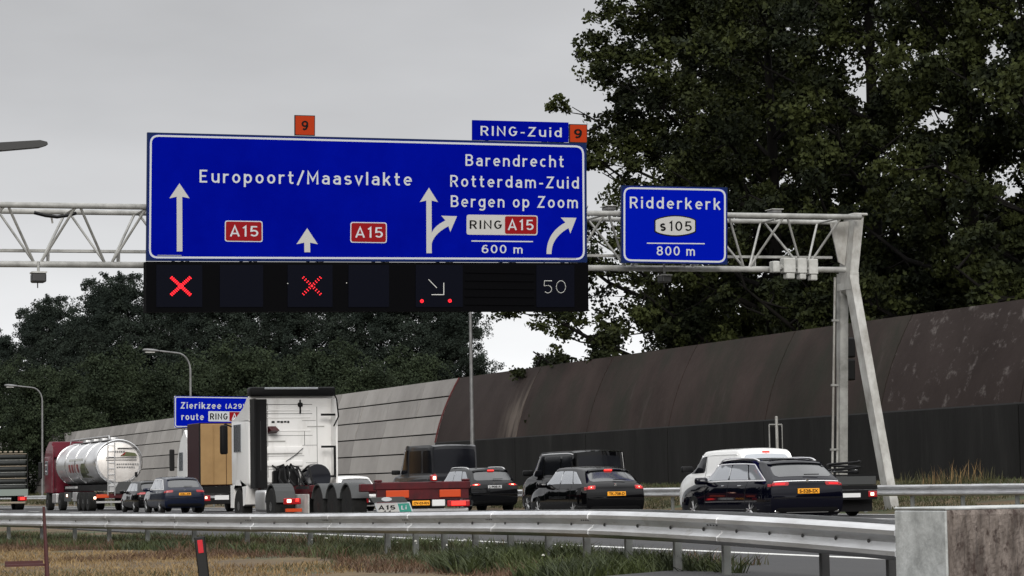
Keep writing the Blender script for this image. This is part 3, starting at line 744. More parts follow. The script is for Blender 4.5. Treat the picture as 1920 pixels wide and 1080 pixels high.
LQ = [(273.5, 490.6), (1101.5, 493.4), (1102, 583.2), (273, 585.2)]
p = onY(688, 585, YS); mx = thing('lane_signal_panel', 'long black lane signal panel with red crosses hanging under the main sign', 'lane signal', (p.x, YS, p.z))
sp = SignPlane(YS, mx)
sp.poly(LQ, 'matrix_case', .06, 'case', th=.35)
for (a, b) in ((292, 378), (411, 492), (538, 622), (652, 728), (778, 866), (1004, 1075)):
    cs = sp.poly([(a, 497), (b, 497.2), (b, 576), (a, 576.2)], 'matrix_screen', .075, 'screen', th=.012)
def leds(sp, pts, r, m, name='led'):
    mb = MB()
    for (x, y) in pts:
        c = sp.p(x, y, .082); k = r / F * 68
        vs = [c + Vector((math.cos(a) * k, 0, math.sin(a) * k)) for a in [i * math.pi / 4 for i in range(8)]]
        vs2 = [v + Vector((0, -.015, 0)) for v in vs]
        mb.add(vs + vs2, [tuple(range(8)), tuple(range(15, 7, -1))] + [(i, (i + 1) % 8, (i + 1) % 8 + 8, i + 8) for i in range(8)])
    return mb.build(name, m, mx)
def line_pts(a, b, n): return [(a[0] + (b[0] - a[0]) * i / (n - 1), a[1] + (b[1] - a[1]) * i / (n - 1)) for i in range(n)]
pts = []
for d in (-2.0, 0, 2.0):
    for (a, b) in (((320, 521), (355, 553)), ((355, 521), (320, 553))):
        sgn = 1 if b[0] > a[0] else -1
        pts += line_pts((a[0] + d * .7, a[1] - sgn * d * .7), (b[0] + d * .7, b[1] - sgn * d * .7), 13)
leds(sp, pts, 1.25, 'led_red', 'cross')
pts = []
for d in (-1.6, 1.6):
    for (a, b) in (((567, 521), (599, 552)), ((599, 521), (567, 552))):
        sgn = 1 if b[0] > a[0] else -1
        pts += line_pts((a[0] + d * .7, a[1] - sgn * d * .7), (b[0] + d * .7, b[1] - sgn * d * .7), 9)
leds(sp, pts, 1.15, 'led_red_dim', 'cross')
leds(sp, line_pts((802, 525), (816.5, 539.8), 12) + line_pts((830, 531.5), (830, 553), 14) + line_pts((828, 553), (808, 553), 13), .8, 'led_white', 'arrow')
def circ(cx, cy, r, n, a0=0, a1=360): return [(cx + r * math.cos(R(a0 + (a1 - a0) * i / n)), cy + r * math.sin(R(a0 + (a1 - a0) * i / n))) for i in range(n)]
leds(sp, circ(789, 565, 2.3, 7) + circ(841.5, 564.5, 2.3, 7), 1.25, 'led_red', 'warning_lamp')
p5 = line_pts((1032, 527), (1019, 527), 8) + line_pts((1018.6, 529), (1018.2, 536), 4) + line_pts((1020, 536.4), (1026, 535.6), 3) + circ(1025, 542.7, 7.0, 13, -80, 150)
p0 = [(1049.5 + 8.6 * math.cos(t), 538.2 + 11.3 * math.sin(t)) for t in [i * 2 * math.pi / 26 for i in range(26)]]
leds(sp, p5 + p0, .7, 'led_white', 'speed_figure')
leds(sp, [(537.8, 532), (648, 531)], .8, 'led_white', 'status_lamp')
mb = MB()
for y in (511, 526, 541, 556, 571):
    a = sp.p(870, y, .068); b = sp.p(1000, y, .068); mb.box(a.x, b.x, a.y - .02, a.y + .0, a.z - .012, a.z + .012)
mb.build('louvre', 'matrix_case', mx)

p = onY(975, 264, YS); t = thing('ring_sign', 'narrow blue plate reading RING-Zuid on top of the main sign', 'road sign', (p.x, YS, p.z))
sp = SignPlane(YS, t); q = [(886, 225), (1066, 229.6), (1066, 266.6), (886, 262.4)]
sp.poly(q, 'sign_blue', .0, 'board', th=.06)
sp.text('RING-Zuid', 901, 1053, 236, 254, 'sign_white', .006, 3.4, spacing=1.25)
MB().box(-1.0, -.9, .065, .1, -.4, .5).build('bracket', 'gantry_tube', t); MB().box(.9, 1.0, .065, .1, -.4, .5).build('bracket', 'gantry_tube', t)
for (q, tx, lab) in (([(1067.5, 232.4), (1101.2, 233.2), (1101.2, 268.4), (1067.5, 267.4)], (1076, 1091, 242, 259), 'orange plate with a 9 at the right end of the RING-Zuid plate'),
                     ([(552.6, 215.6), (590.8, 216.6), (590.6, 254.6), (552.6, 253.6)], (565.2, 578, 226.5, 244), 'orange plate with a 9 standing alone above the Europoort half of the main sign')):
    p = onY((q[0][0] + q[1][0]) / 2, q[2][1], YS); t = thing('number_sign', lab, 'road sign', (p.x, YS, p.z)); sp = SignPlane(YS, t)
    sp.poly(q, 'marker_black', 0, 'board', th=.05); sp.poly(rrect(q, 1.5, inset=1.4), 'sign_orange', .005, 'sign_face')
    sp.text('9', tx[0], tx[1], tx[2], tx[3], 'sign_black', .009, .2, weight=.045)
RQ = [(1165.6, 347.5), (1364, 351.5), (1364, 496), (1165.6, 492.8)]
p = onY(1265, 494, YS); t = thing('direction_sign', 'smaller blue sign reading Ridderkerk s105 800 m on the right of the gantry', 'road sign', (p.x, YS, p.z))
sp = board(t, RQ, YS, .08, 'sign_blue_bright', 'sign_edge', 15, 'sign_white', 3.4, 3.2)
back_brackets(t, sp, (1195, 1335), 360, 488)
sp.text('Ridderkerk', 1180.6, 1351, 368.5, 390.3, 'sign_white', .012, 3.2, spacing=1.2)
sp.poly([(1212.5, 455), (1321, 456), (1321, 458), (1212.5, 457)], 'sign_white', .012, 'rule')
sp.text('800 m', 1231, 1302.5, 461.5, 479, 'sign_white', .012, .6, spacing=1.1)
def barrel(x0, x1, y0, y1, c, n=10): return [(x0, y0 + c)] + [(x0 + 3 + (x1 - x0 - 6) * i / n, y0 + c - 2 - (c - 2) * math.sin(math.pi * i / n) ** .8) for i in range(n + 1)] + [(x1, y0 + c), (x1, y1 - c)] + [(x1 - 3 - (x1 - x0 - 6) * i / n, y1 - c + 2 + (c - 2) * math.sin(math.pi * i / n) ** .8) for i in range(n + 1)] + [(x0, y1 - c)]
sp.poly(barrel(1226.5, 1305, 403.5, 443.5, 9), 'sign_black', .012, 'route_outline')
sp.poly(barrel(1228.8, 1302.7, 405.8, 441.2, 8), 'sign_grey', .0165, 'route_panel')
sp.text('s', 1237, 1248, 413.5, 433, 'sign_black', .021, 0, weight=.04)
sp.text('105', 1254, 1296.5, 414.7, 433, 'sign_black', .021, .2, weight=.016, spacing=1.1)
# ------------------------------------------------------------------ far sign, lamps, small roadside things
xz, yz = spot(327, 142); YZ = yz
p0 = onY(327, 801.5, YZ); t = thing('direction_sign', 'blue sign reading Zierikzee route RING half hidden behind the white truck', 'road sign', (p0.x, YZ, p0.z))
sp = board(t, [(327, 742.5), (486, 744.5), (486, 802.5), (327, 801.5)], YZ, .08, 'sign_blue_bright', 'sign_white', 5, 'sign_white', 1.8, 1)
sp.text('Zierikzee', 338, 414.5, 754, 766, 'sign_white', .02, .6, weight=.03, spacing=1.2)
sp.text('(A29)', 422.5, 458, 757, 766, 'sign_white', .02, .3, weight=.03, spacing=1.15)
sp.text('route', 340, 382, 775, 787.3, 'sign_white', .02, .3, weight=.03, spacing=1.2)
sp.poly(rrect([(390.5, 771), (470, 772), (470, 791), (390.5, 790)], 1.5), 'sign_white', .02, 'route_panel')
sp.poly(rrect([(430, 772.3), (468.5, 773), (468.5, 790), (430, 789.3)], 1.5), 'sign_red', .026, 'number_panel')
sp.text('RING', 393.5, 427, 775, 786.5, 'sign_black', .026, .2, weight=.04, spacing=1.1)
sp.text('A15', 434, 464, 775.5, 787, 'sign_white', .032, .2, weight=.03, spacing=1.1)
zt2 = sp.p(400, 745).z
for px in (345, 465):
    a = sp.p(px, 770); MB().tube([(a.x, .18, zt2), (a.x, .18, -p0.z)], .09, 8).build('post', 'lamp_steel', t)

def lamp(x, y, base, h, arm, label, up=.35, m='lamp_steel', r=.09, s=1.0):
    t = thing('street_lamp', label, 'street lamp', (x, y, base))
    pts = [(0, 0, 0), (0, 0, h * .5), (0, 0, h - 1.1)]; 
    for k in range(1, 7):
        a = k / 6 * math.pi / 2; pts.append((math.copysign(1, arm) * (1 - math.cos(a)) * .9, 0, h - 1.1 + math.sin(a) * 1.1))
    MB().tube(pts[:3] + pts[3:], [r, r * .75, r * .62] + [r * .5] * 6, 10).build('pole', m, t, smooth=50)
    x1 = pts[-1][0]; x2 = arm
    MB().tube([(x1, 0, h), (x2, 0, h + up)], r * .48, 8).build('arm', m, t, smooth=50)
    d = math.copysign(1, arm)
    L = .95 * s
    # tapered lantern
    mb = MB(); n = 8; pr = [(0, .05), (.08, .09), (.35, .15), (.75, .16), (.95, .11), (1.0, .04)]
    rings = []
    for (u, w_) in pr:
        for k in range(n):
            a = 2 * math.pi * k / n; mb.v.append((x2 + d * u * L, math.cos(a) * w_ * s * 1.1, h + up * (1 + u * L / max(abs(x2), .1)) + math.sin(a) * w_ * s * .62))
    for i in range(len(pr) - 1):
        for k in range(n): mb.f.append((i * n + k, i * n + (k + 1) % n, (i + 1) * n + (k + 1) % n, (i + 1) * n + k))
    mb.f.append(tuple(range(n))); mb.f.append(tuple((len(pr) - 1) * n + k for k in range(n)))
    mb.build('lantern', 'lamp_steel' if m == 'lamp_steel' else m, t, smooth=60)
    MB().rbox(min(x2 + d * .3 * L, x2 + d * .85 * L), max(x2 + d * .3 * L, x2 + d * .85 * L), -.11 * s, .11 * s, h + up - .11 * s, h + up - .04 * s, .02, 1).build('lens', 'grey_box', t)
    return t
for (px, dep, top, lab) in ((354, 161, 656, 'street lamp rising above the blue Zierikzee sign'), (76, 206, 722, 'street lamp behind the tanker truck, furthest left of the small ones'), (881, 109, 525, 'tall thin lamp post in front of the joint between the grey and brown walls')):
    x, y = spot(px, dep); h = onY(px, top, y).z - .6
    lamp(x, y, .4, h, -2.0, lab, up=.12, r=.11, s=1.15)
pe = onY(88, 268, 65)
tl0 = thing('street_lamp', 'dark lamp arm reaching in at the top left above the gantry', 'street lamp', (pe.x - 3.9, 65, -.3)); hz_ = pe.z + .3
MB().tube([(0, 0, 0), (0, 0, hz_ * .5), (0, 0, hz_ - .45)], [.12, .09, .07], 10).build('pole', 'lamp_dark', tl0, smooth=50)
MB().tube([(0, 0, hz_ - .5), (.3, 0, hz_ - .36), (2.2, 0, hz_ - .17), (2.7, 0, hz_ - .12)], .07, 8).build('arm', 'lamp_dark', tl0, smooth=50)
mb = MB(); mb.prism([(2.5, hz_ - .22), (2.7, hz_ - .25), (3.7, hz_ - .13), (3.9, hz_ - .06), (3.88, hz_ + .01), (3.7, hz_ + .05), (2.6, hz_ - .05)], -.16, .16, 'Y'); mb.build('lantern', 'lamp_dark', tl0)

# frame and pole on the verge behind the white van
x, y = spot(1452, 84); t = thing('sign_pole', 'thin pale pole standing on the verge behind the white van', 'pole', (x, y, .3)); zt3 = onY(1450, 782, y).z - .3
MB().tube([(0, 0, 0), (-.02, 0, zt3)], .05, 8).build('pole_shaft', 'gantry_steel', t); MB().lathe([(zt3, .055), (zt3 + .03, .03)], 8, 'Z', (-.02, 0, 0)).build('cap', 'gantry_steel', t)
x, y = spot(1449, 86); t = thing('roadside_panel', 'narrow grey metal frame beside the pale pole behind the white van', 'frame', (x, y, .4)); h = onY(1450, 796, y).z - .4
for dx in (-.24, .24): MB().tube([(dx, 0, 0), (dx, 0, h)], .025, 6).build('upright', 'gantry_tube', t)
MB().box(-.22, .22, -.01, .01, .5, h - .08).build('plate', 'plastic_black', t); MB().tube([(-.24, 0, h), (.24, 0, h)], .025, 6).build('crossbar', 'gantry_tube', t)

# post things in the foreground grass
a = EYEP + ray(374, 1006) * (29 / ray(374, 1006).dot(F0)); t = thing('marker_post', 'leaning black roadside marker post with a red reflector in the foreground grass', 'marker post', (a.x, a.y, a.z), 0)
mb = MB(); mb.rbox(-.062, .062, -.02, .02, -1.0, 0, .012, 1); o = mb.build('post_body', 'marker_black', t)
MB().rbox(-.028, .032, -.028, -.021, -.19, -.04, .002, 1).build('reflector', 'reflector_red', t)
t.rotation_euler = (0, R(-6), R(-HEAD * 57))
a = EYEP + ray(82, 950) * (33 / ray(82, 950).dot(F0)); b = EYEP + ray(90, 1066) * (33 / ray(90, 1066).dot(F0))
t = thing('iron_stake', 'thin rusty red stake standing in the dry grass at the far left', 'stake', b)
MB().tube([a - b, Vector((0, 0, -.3))], [.018, .034], 6).build('rod', 'rust_red', t);
c = EYEP + ray(48, 1062) * (33 / ray(48, 1062).dot(F0)); t = thing('metal_strip', 'rusty strip lying in the grass beside the red stake', 'strip', c)
MB().box(-.26, .24, -.06, .06, 0, .03).build('plate', 'rust_red', t); MB().box(-.26, .24, .06, .075, 0, .07).build('lip', 'rust_red', t)

# small tilted board behind the near rail
YH = 44.0
p = onY(738, 985, YH); t = thing('marker_board', 'small tilted white and green board with a grey hood behind the near rail', 'small sign', (p.x, YH, p.z)); sp = SignPlane(YH, t)
sp.poly([(702, 943.5), (768, 941), (777, 966), (712, 972)], 'sign_white', 0, 'board', th=.03)
sp.poly([(745.5, 944.3), (766.5, 943.3), (774, 965), (752, 968)], 'sign_green', .006, 'green_field')
sp.poly([(704.5, 945.5), (743.5, 944.1), (750, 967), (712.5, 970)], 'sign_grey', .006, 'white_field')
sp.text('A15', 709, 741, 948, 955.5, 'sign_black', .012, -.5, weight=.05)
sp.text('14', 719, 733, 957.5, 964, 'sign_black', .012, -.4, weight=.04)
sp.text('Li', 752, 762, 948, 955.5, 'sign_white', .012, -.5, weight=.05)
sp.poly(rrect([(693, 933), (757, 931), (764, 941), (700, 943)], 2), 'mudguard', .02, 'hood', th=.15)
sp.poly([(724 + 10 * math.cos(k * .5236), 936 + 4 * math.sin(k * .5236)) for k in range(12)], 'sign_white', .03, 'lamp_disc')
MB().tube([(-.05, .05, -.1), (0, .05, -1.1)], .03, 8).build('post', 'galvanised_dull', t)

# ------------------------------------------------------------------ vegetation
FAR_LABELS = ['far left edge tree, lowest of the dark far row', "dark tree behind the small left lamp's arm in the far row", 'dark tree with a low top just right of the left lamp', 'dark tree with a peaked top above the tanker cab', 'lower dip in the far row above the silver tank', 'dark tree rising towards the gantry just left of the main sign', 'tallest dark crown touching the left edge of the lane signal panel', 'dark far tree under the first red cross', 'dark far tree behind the lamp over the Zierikzee sign', 'dark far tree under the blank second screen', 'dark far tree above the roof of the white truck cab', "dark far tree seen just right of the white truck cab's roof", 'dark far tree under the second red cross', 'dark far tree under the fourth screen', 'dark far tree under the gap beside the diagonal arrow screen', 'dark far tree under the white diagonal arrow', 'dark far tree left of the thin tall lamp post', 'rightmost dark tree of the far row, behind the thin lamp post']
LOW_LABELS = ['low olive tree at the far left picture edge', "low olive tree behind the left street lamp's pole", "low olive tree above the tanker's red cab", 'low olive tree above the rear of the silver tank', 'low olive tree left of the Zierikzee sign', 'low olive tree behind the Zierikzee sign', 'low olive tree left of the black roof of the white truck', "low olive tree behind the white truck's roof", 'low olive tree just right of the white truck above the grey wall', 'low olive tree above the middle of the pale grey wall', 'low olive tree above the right half of the grey wall', 'low olive tree behind the lamp post at the wall joint']
BUSH_LABELS = ['understorey bush behind the brown wall beneath the truss cameras', 'understorey bush behind the wall left of the gantry legs', 'understorey bush behind the wall showing between the gantry legs', 'understorey bush behind the wall just right of the front gantry leg', 'understorey bush above the slanted joint right of the gantry', 'understorey bush above the pale stained wall panel', 'understorey bush at the right picture edge above the wall']
def tube_np(V, Q, pts, rs, n=5):
    b = len(V)
    pts = [Vector(p) for p in pts]; d0 = (pts[-1] - pts[0]).normalized(); a = d0.cross(Vector((.3, .2, 1))).normalized(); c = d0.cross(a)
    for p, r in zip(pts, rs):
        for k in range(n): t = 2 * math.pi * k / n; V.append((p + (a * math.cos(t) + c * math.sin(t)) * r)[:])
    for i in range(len(pts) - 1):
        for k in range(n): Q.append((b + i * n + k, b + i * n + (k + 1) % n, b + (i + 1) * n + (k + 1) % n, b + (i + 1) * n + k))
def tree_meshes(seed, H, Rm, nclump, per, leaf, base, m, clump=(.7, 1.5), trunk_r=.3, shape=.55, taper=0):
    rng = np.random.default_rng(seed); rd = random.Random(seed)
    V, Q = [], []
    trunk = [Vector((0, 0, -.5))]; steps = 9
    for i in range(1, steps + 1):
        t = i / steps; trunk.append(Vector((math.sin(t * 3 + seed) * .35 * t, math.cos(t * 4 + seed) * .35 * t, H * .93 * t)))
    tube_np(V, Q, trunk, [trunk_r * (1 - .85 * i / steps) for i in range(steps + 1)], 8)
    def rad(t):    # crown radius at relative height t in 0..1
        return Rm * (math.sin(math.pi * min(1, (t * .93 + .07) ** shape)) ** .75) * (1 - taper * t ** 2.5)
    # main boughs, each carrying clumps
    cents = []; nb = max(8, nclump // 7); cnt = 0
    for bgh in range(nb):
        t = ((bgh + rd.random()) / nb) ** .95; ang = bgh * 2.4 + rd.uniform(-.5, .5); z = base + (H - base) * t; rr = rad(t) * rd.uniform(.65, 1.12)
        k = min(1, max(0, (z - rr * .55) / (H * .93))); i0 = min(steps - 1, int(k * steps)); root = trunk[i0].lerp(trunk[i0 + 1], k * steps - i0)
        end = Vector((math.cos(ang) * rr, math.sin(ang) * rr, z + rd.uniform(-.3, .6))); mid = root.lerp(end, .5) + Vector((rd.uniform(-.4, .4), rd.uniform(-.4, .4), -.25 * rr * .3 + rd.uniform(-.2, .4)))
        r1 = trunk_r * .38 * (1.2 - t); tube_np(V, Q, [root, mid, end], [r1, r1 * .6, r1 * .2], 5)
        per_b = max(3, nclump // nb)
        for c in range(per_b):
            u = .35 + .65 * (c + rd.random()) / per_b; p = (root.lerp(mid, u * 2) if u < .5 else mid.lerp(end, (u - .5) * 2))
            q = p + Vector((rd.gauss(0, .16), rd.gauss(0, .16), rd.gauss(.05, .14))) * Rm * .9
            cents.append((q, rd.uniform(*clump) * (1.0 if u < .8 else .75)))
            tube_np(V, Q, [p, p.lerp(q, .5) + Vector((0, 0, -.1)), q], [r1 * .35, r1 * .22, .012], 4)
    C = np.array([c[0][:] for c in cents]); S = np.array([c[1] for c in cents])
    n = per * len(C); idx = np.repeat(np.arange(len(C)), per)
    d = rng.normal(size=(n, 3)); d /= np.linalg.norm(d, axis=1, keepdims=True); r = rng.random(n) ** .5
    # sub-clusters make the clump edge ragged
    sub = rng.normal(size=(len(C), 9, 3)) * .42; sid = rng.integers(0, 9, n)
    P = C[idx] + (sub[idx, sid] + d * r[:, None] * .48) * S[idx, None] * np.array([1, 1, .8])
    a = rng.normal(size=(n, 3)); a /= np.linalg.norm(a, axis=1, keepdims=True); b = np.cross(a, rng.normal(size=(n, 3))); b /= np.linalg.norm(b, axis=1, keepdims=True)
    sz = leaf * rng.uniform(.6, 1.35, n)[:, None]
    L = np.stack([P - a * sz * .6, P + b * sz * .38, P + a * sz * .6, P - b * sz * .38], axis=1).reshape(-1, 3)
    LQ = np.arange(4 * n).reshape(-1, 4)
    tr = fast_mesh('trunk', V, Q, 'bark'); cw = fast_mesh('crown', L, LQ, m)
    COL.objects.unlink(tr); COL.objects.unlink(cw)
    return tr.data, cw.data
def plant_tree(ms, x, y, z, rz, s, label, cat='tree', group=None, name='poplar_tree', sz=None):
    t = thing(name, label, cat, (x, y, z), rz, group); t.scale = (s, s, sz or s)
    for nm, me in zip(('trunk', 'crown'), ms): link(bpy.data.objects.new(nm, me), t)
    return t
big = [tree_meshes(s, 27, 5.9, 235, 370, .175, 5.2, 'leaf_dark', (.6, 1.2), .42) for s in (1, 2, 3)] + [tree_meshes(5, 27, 8.7, 400, 350, .175, 5.0, 'leaf_dark', (.6, 1.25), .42, .55, .45)]
# (column of the trunk, X of the trunk, z scale...)
right = [(1300, 48.5, 3, 1.4, 1.08, 'tall dark poplar whose trunk shows left of the gantry truss end'),
         (1452, 48.0, 1, 1.3, 1.0, 'tall dark poplar rising straight behind the gantry cameras'),
         (1640, 48.3, 2, 2.2, 1.05, 'tall dark poplar right behind the gantry leg'),
         (1835, 48.0, 0, 3.9, .98, 'tall dark poplar above the pale stain on the brown wall'),
         (2050, 48.0, 1, 5.0, 1.0, 'tall dark poplar at the right edge, leaning into the frame')]
for (px, X, k, rz, s, lab) in right:
    b = HEAD + math.atan((px - 960) / F); plant_tree(big[k], X, X / math.tan(b), .8, rz, s, lab, sz=.98 if px == 1300 else None)
for (px, X, k, rz, s, lab) in ((1400, 58, 2, .9, 1.0, 'second row poplar showing between the Ridderkerk sign and the leg'),):
    b = HEAD + math.atan((px - 960) / F); plant_tree(big[k], X, X / math.tan(b), .8, rz, s, lab)
# undergrowth between the trunks
small = [tree_meshes(s, 8.5, 3.2, 60, 200, .26, 1.0, 'leaf_dark', (.7, 1.3), .14, .8) for s in (11, 12)]
for i, (px, X) in enumerate(((1480, 52), (1560, 52.5), (1640, 52), (1720, 52.5), (1800, 52), (1890, 52), (1980, 52))):
    b = HEAD + math.atan((px - 960) / F); plant_tree(small[i % 2], X, X / math.tan(b), .9, i * 1.7, 1.15, BUSH_LABELS[i], 'bush', 'bushes under the poplars', 'bush')
b = HEAD + math.atan((1034 - 960) / F); X = 50; y = X / math.tan(b); zt4 = onX(1034, 668, X).z
wee = tree_meshes(14, 8.0, 1.9, 120, 160, .17, 3.5, 'leaf_dark', (.4, .75), .09, .7)
plant_tree(wee, X, y, zt4 - 8.1, 1, 1.0, 'small bushy tree top peeking over the brown wall left of the poplars', 'tree', None, 'small_tree')
fart = [tree_meshes(s, 23, 5.6, 190, 400, .18, 4.5, 'leaf_far', (.8, 1.6), .35, .62) for s in (21, 22, 23)]
fl = [tree_meshes(s, 12, 5.0, 110, 380, .19, 1.0, 'leaf_far_light', (1.0, 1.9), .2, .8) for s in (31,)]
#  column, camera depth, height in photo rows of its top
tl = [(-70, 300, 650), (0, 298, 628), (62, 300, 588), (100, 290, 560), (142, 285, 590), (190, 280, 534), (238, 270, 518), (300, 275, 535), (350, 268, 520), (410, 262, 530), (470, 262, 510), (530, 255, 525), (590, 258, 515), (650, 250, 530), (710, 248, 520), (770, 246, 525), (825, 250, 530), (858, 244, 556)]
random.seed(9)
for i, (px, dep, top) in enumerate(tl):
    x, y = spot(px, dep); H = onY(px, top, y).z; s = H / 23.6
    plant_tree(fart[i % 3], x, y, 0, i * 2.1, s, FAR_LABELS[i], 'tree', 'far row of trees behind the grey wall', 'broadleaf_tree')
for i in range(12):
    px = -30 + i * 80; dep = 232 + (i % 3) * 6; x, y = spot(px, dep); top = (700, 690, 705, 668, 695, 680, 655, 690, 660, 690, 670, 700)[i]
    H = onY(px, top, y).z; plant_tree(fl[0], x, y, 0, i * 1.3, H / 12.3, LOW_LABELS[i], 'tree', 'lower trees behind the grey wall', 'broadleaf_tree')

# unseen trees left of and behind the camera, added to darken the cars' reflections
rng = np.random.default_rng(77); Pc = []
for yy in np.arange(-110, 420, 4.0): Pc.append((-42 + rng.uniform(-4, 4), yy, 0))
for xx in np.arange(-42, 70, 4.5): Pc.append((xx, -118 + rng.uniform(-4, 4), 0))  # added row across the road, keeps low sky out of rear panel reflections
Pc = np.array(Pc); n = 420
ang = rng.random((len(Pc), n)) * 6.283; hh = rng.random((len(Pc), n)) ** .8; rad_ = np.sin(np.pi * (hh * .85 + .12)) * 4.6 * rng.random((len(Pc), n)) ** .4
Hh = rng.uniform(13, 19, len(Pc))[:, None]
P3 = np.stack([Pc[:, :1] + np.cos(ang) * rad_, Pc[:, 1:2] + np.sin(ang) * rad_, hh * Hh], 2).reshape(-1, 3)
a = rng.normal(size=P3.shape); a /= np.linalg.norm(a, axis=1, keepdims=True); b = np.cross(a, rng.normal(size=P3.shape)); b /= np.linalg.norm(b, axis=1, keepdims=True)
L = np.stack([P3 - a * .8, P3 + b * .5, P3 + a * .8, P3 - b * .5], 1).reshape(-1, 3)
wd_ = fast_mesh('unseen_tree_belt', L, np.arange(len(L)).reshape(-1, 4), 'leaf_far'); wd_['kind'] = 'stuff'

# --- grass
def blades(name, pts, h, wd, m, lean=.35, seed=0, label=None):
    rng = np.random.default_rng(seed); P = np.array(pts, dtype=float); n = len(P)
    ang = rng.random(n) * 6.283; hh = h * rng.uniform(.4, 1.3, n); ww = wd * rng.uniform(.6, 1.4, n)
    dx = np.cos(ang) * ww; dy = np.sin(ang) * ww; lx = rng.normal(0, lean, n) * hh; ly = rng.normal(0, lean, n) * hh
    a = P + np.stack([dx, dy, 0 * dx], 1); b = P - np.stack([dx, dy, 0 * dx], 1)
    m1 = P + np.stack([lx * .4 - dx * .7, ly * .4 - dy * .7, hh * .6], 1); m2 = P + np.stack([lx * .4 + dx * .7, ly * .4 + dy * .7, hh * .6], 1)
    tp = P + np.stack([lx, ly, hh], 1)
    V = np.stack([b, a, m2, m1, tp], 1).reshape(-1, 3); i = np.arange(n)[:, None] * 5
    Q = np.concatenate([np.concatenate([i, i + 1, i + 2], 1), np.concatenate([i, i + 2, i + 3], 1), np.concatenate([i + 3, i + 2, i + 4], 1)])
    o = fast_mesh(name, V, Q, m); o['kind'] = 'stuff'
    if label: o['label'] = label
    return o
def gz(x): return float(np.interp(x, [p[0] for p in prof], [p[1] for p in prof]))
rng = np.random.default_rng(5)
def field(n, x0, x1, y0, y1, keep=None, edge=None):
    x = rng.uniform(x0, x1, n * 2); y = rng.uniform(y0, y1, n * 2)
    if keep is not None:
        k = keep(x, y); x, y = x[k], y[k]
    x, y = x[:n], y[:n]
    return np.stack([x, y, np.interp(x, [p[0] for p in prof], [p[1] for p in prof]) - .02], 1)
def wob(x, y, s, seed): return np.sin(x * 1.3 * s + seed) + np.sin(y * .9 * s + seed * 2) + np.sin((x * .7 + y * 1.1) * s * .6 + seed)
railx = lambda y: np.interp(y, sorted([q.y for q in RPs]), [q.x for q in sorted(RPs, key=lambda q: q.y)])
blades('dry_grass', field(52000, 2.0, 10.4, 24, 66, lambda x, y: (x < railx(y) - 1.0) & (wob(x, y, 1.1, 9) > -1.3)), .085, .007, 'blade_dry', .6, 1)
blades('brown_grass', field(34000, 4, 11.0, 24, 66, lambda x, y: (x < railx(y) - .25) & (wob(x, y, .8, 1) + (x - railx(y) + 1.6) * 1.3 > -.2)), .12, .008, 'blade_brown', .55, 2)
blades('olive_grass', field(15000, 3, 11.5, 24, 70, lambda x, y: wob(x, y, .6, 4) > .9), .09, .008, 'blade_olive', .5, 3)
blades('green_weeds', field(42000, 7.5, 13.4, 32, 80, lambda x, y: (x > railx(y) - .55) & (x < railx(y) + 1.9) & (wob(x, y, 1.4, 2) > -.35)), .19, .010, 'blade_green', .5, 4)
blades('green_weeds', field(14000, 9.5, 12.0, 23.9, 32, lambda x, y: (x > railx(y) - .9) & (x < railx(y) + .55) & (wob(x, y, 2.0, 2) > -.7)), .27, .011, 'blade_green', .55, 5)
blades('olive_grass', field(16000, 8, 13.2, 26, 80, lambda x, y: (x > railx(y) - .7) & (x < railx(y) + 1.8) & (wob(x, y, 1.7, 7) > -.6)), .17, .010, 'blade_olive', .4, 6)
blades('brown_weeds', field(9000, 8, 13.2, 24, 80, lambda x, y: (x > railx(y) - .7) & (x < railx(y) + 1.6) & (wob(x, y, 1.2, 5) > .2)), .20, .010, 'blade_brown', .5, 16)
blades('white_flowers', field(45, 9.5, 12.2, 26, 42, lambda x, y: (x > railx(y) - .4) & (x < railx(y) + .5)) + np.array([0, 0, .26]), .02, .018, 'flower_white', .5, 7)
blades('verge_grass', field(40000, 34.9, 40.9, 40, 130, lambda x, y: wob(x, y, .7, 3) > -1.5), .12, .016, 'blade_olive', .4, 8)
blades('verge_grass', field(14000, 34.9, 40.9, 40, 130, lambda x, y: wob(x, y, .5, 8) > .2), .14, .016, 'blade_green', .4, 9)
blades('tall_dry_grass', field(240, 39.3, 40.7, 66, 71.5, None), .42, .012, 'blade_olive', .22, 10)
blades('tall_dry_grass', field(90, 39.5, 40.7, 67, 70, None), .6, .011, 'blade_dry', .2, 12)
blades('verge_grass', field(9000, 34.9, 40.9, 130, 260), .3, .04, 'blade_olive', .4, 11)
# ------------------------------------------------------------------ vehicles: lofted bodies
def cr1(p0, p1, p2, p3, t): return .5 * ((2 * p1) + (p2 - p0) * t + (2 * p0 - 5 * p1 + 4 * p2 - p3) * t * t + (3 * p1 - p0 - 3 * p2 + p3) * t ** 3)
class Surf:
    def __init__(s, C):
        C = np.array(C, float); nu, nv, _ = C.shape
        mirror = C[:, nv - 2:nv - 1] * np.array([-1, 1, 1])
        C = np.concatenate([2 * C[:, :1] - C[:, 1:2], C, mirror], 1)
        C = np.concatenate([2 * C[:1] - C[1:2], C, 2 * C[-1:] - C[-2:-1]], 0); s.C = C; s.nu, s.nv = nu, nv
    def __call__(s, u, v):
        u = min(max(u, 0), s.nu - 1); v = min(max(v, 0), s.nv - 1); i = min(int(u), s.nu - 2); j = min(int(v), s.nv - 2); a, b = u - i, v - j
        rows = [cr1(s.C[i + k, j], s.C[i + k, j + 1], s.C[i + k, j + 2], s.C[i + k, j + 3], b) for k in range(4)]
        return cr1(*rows, a)
    def nrm(s, u, v):
        e = .02; du = s(u + e, v) - s(u - e, v); dv = s(u, v + e) - s(u, v - e); n = np.cross(dv, du); l = np.linalg.norm(n)
        n = n / l if l > 1e-9 else np.array([-1, 0, 0])
        return n
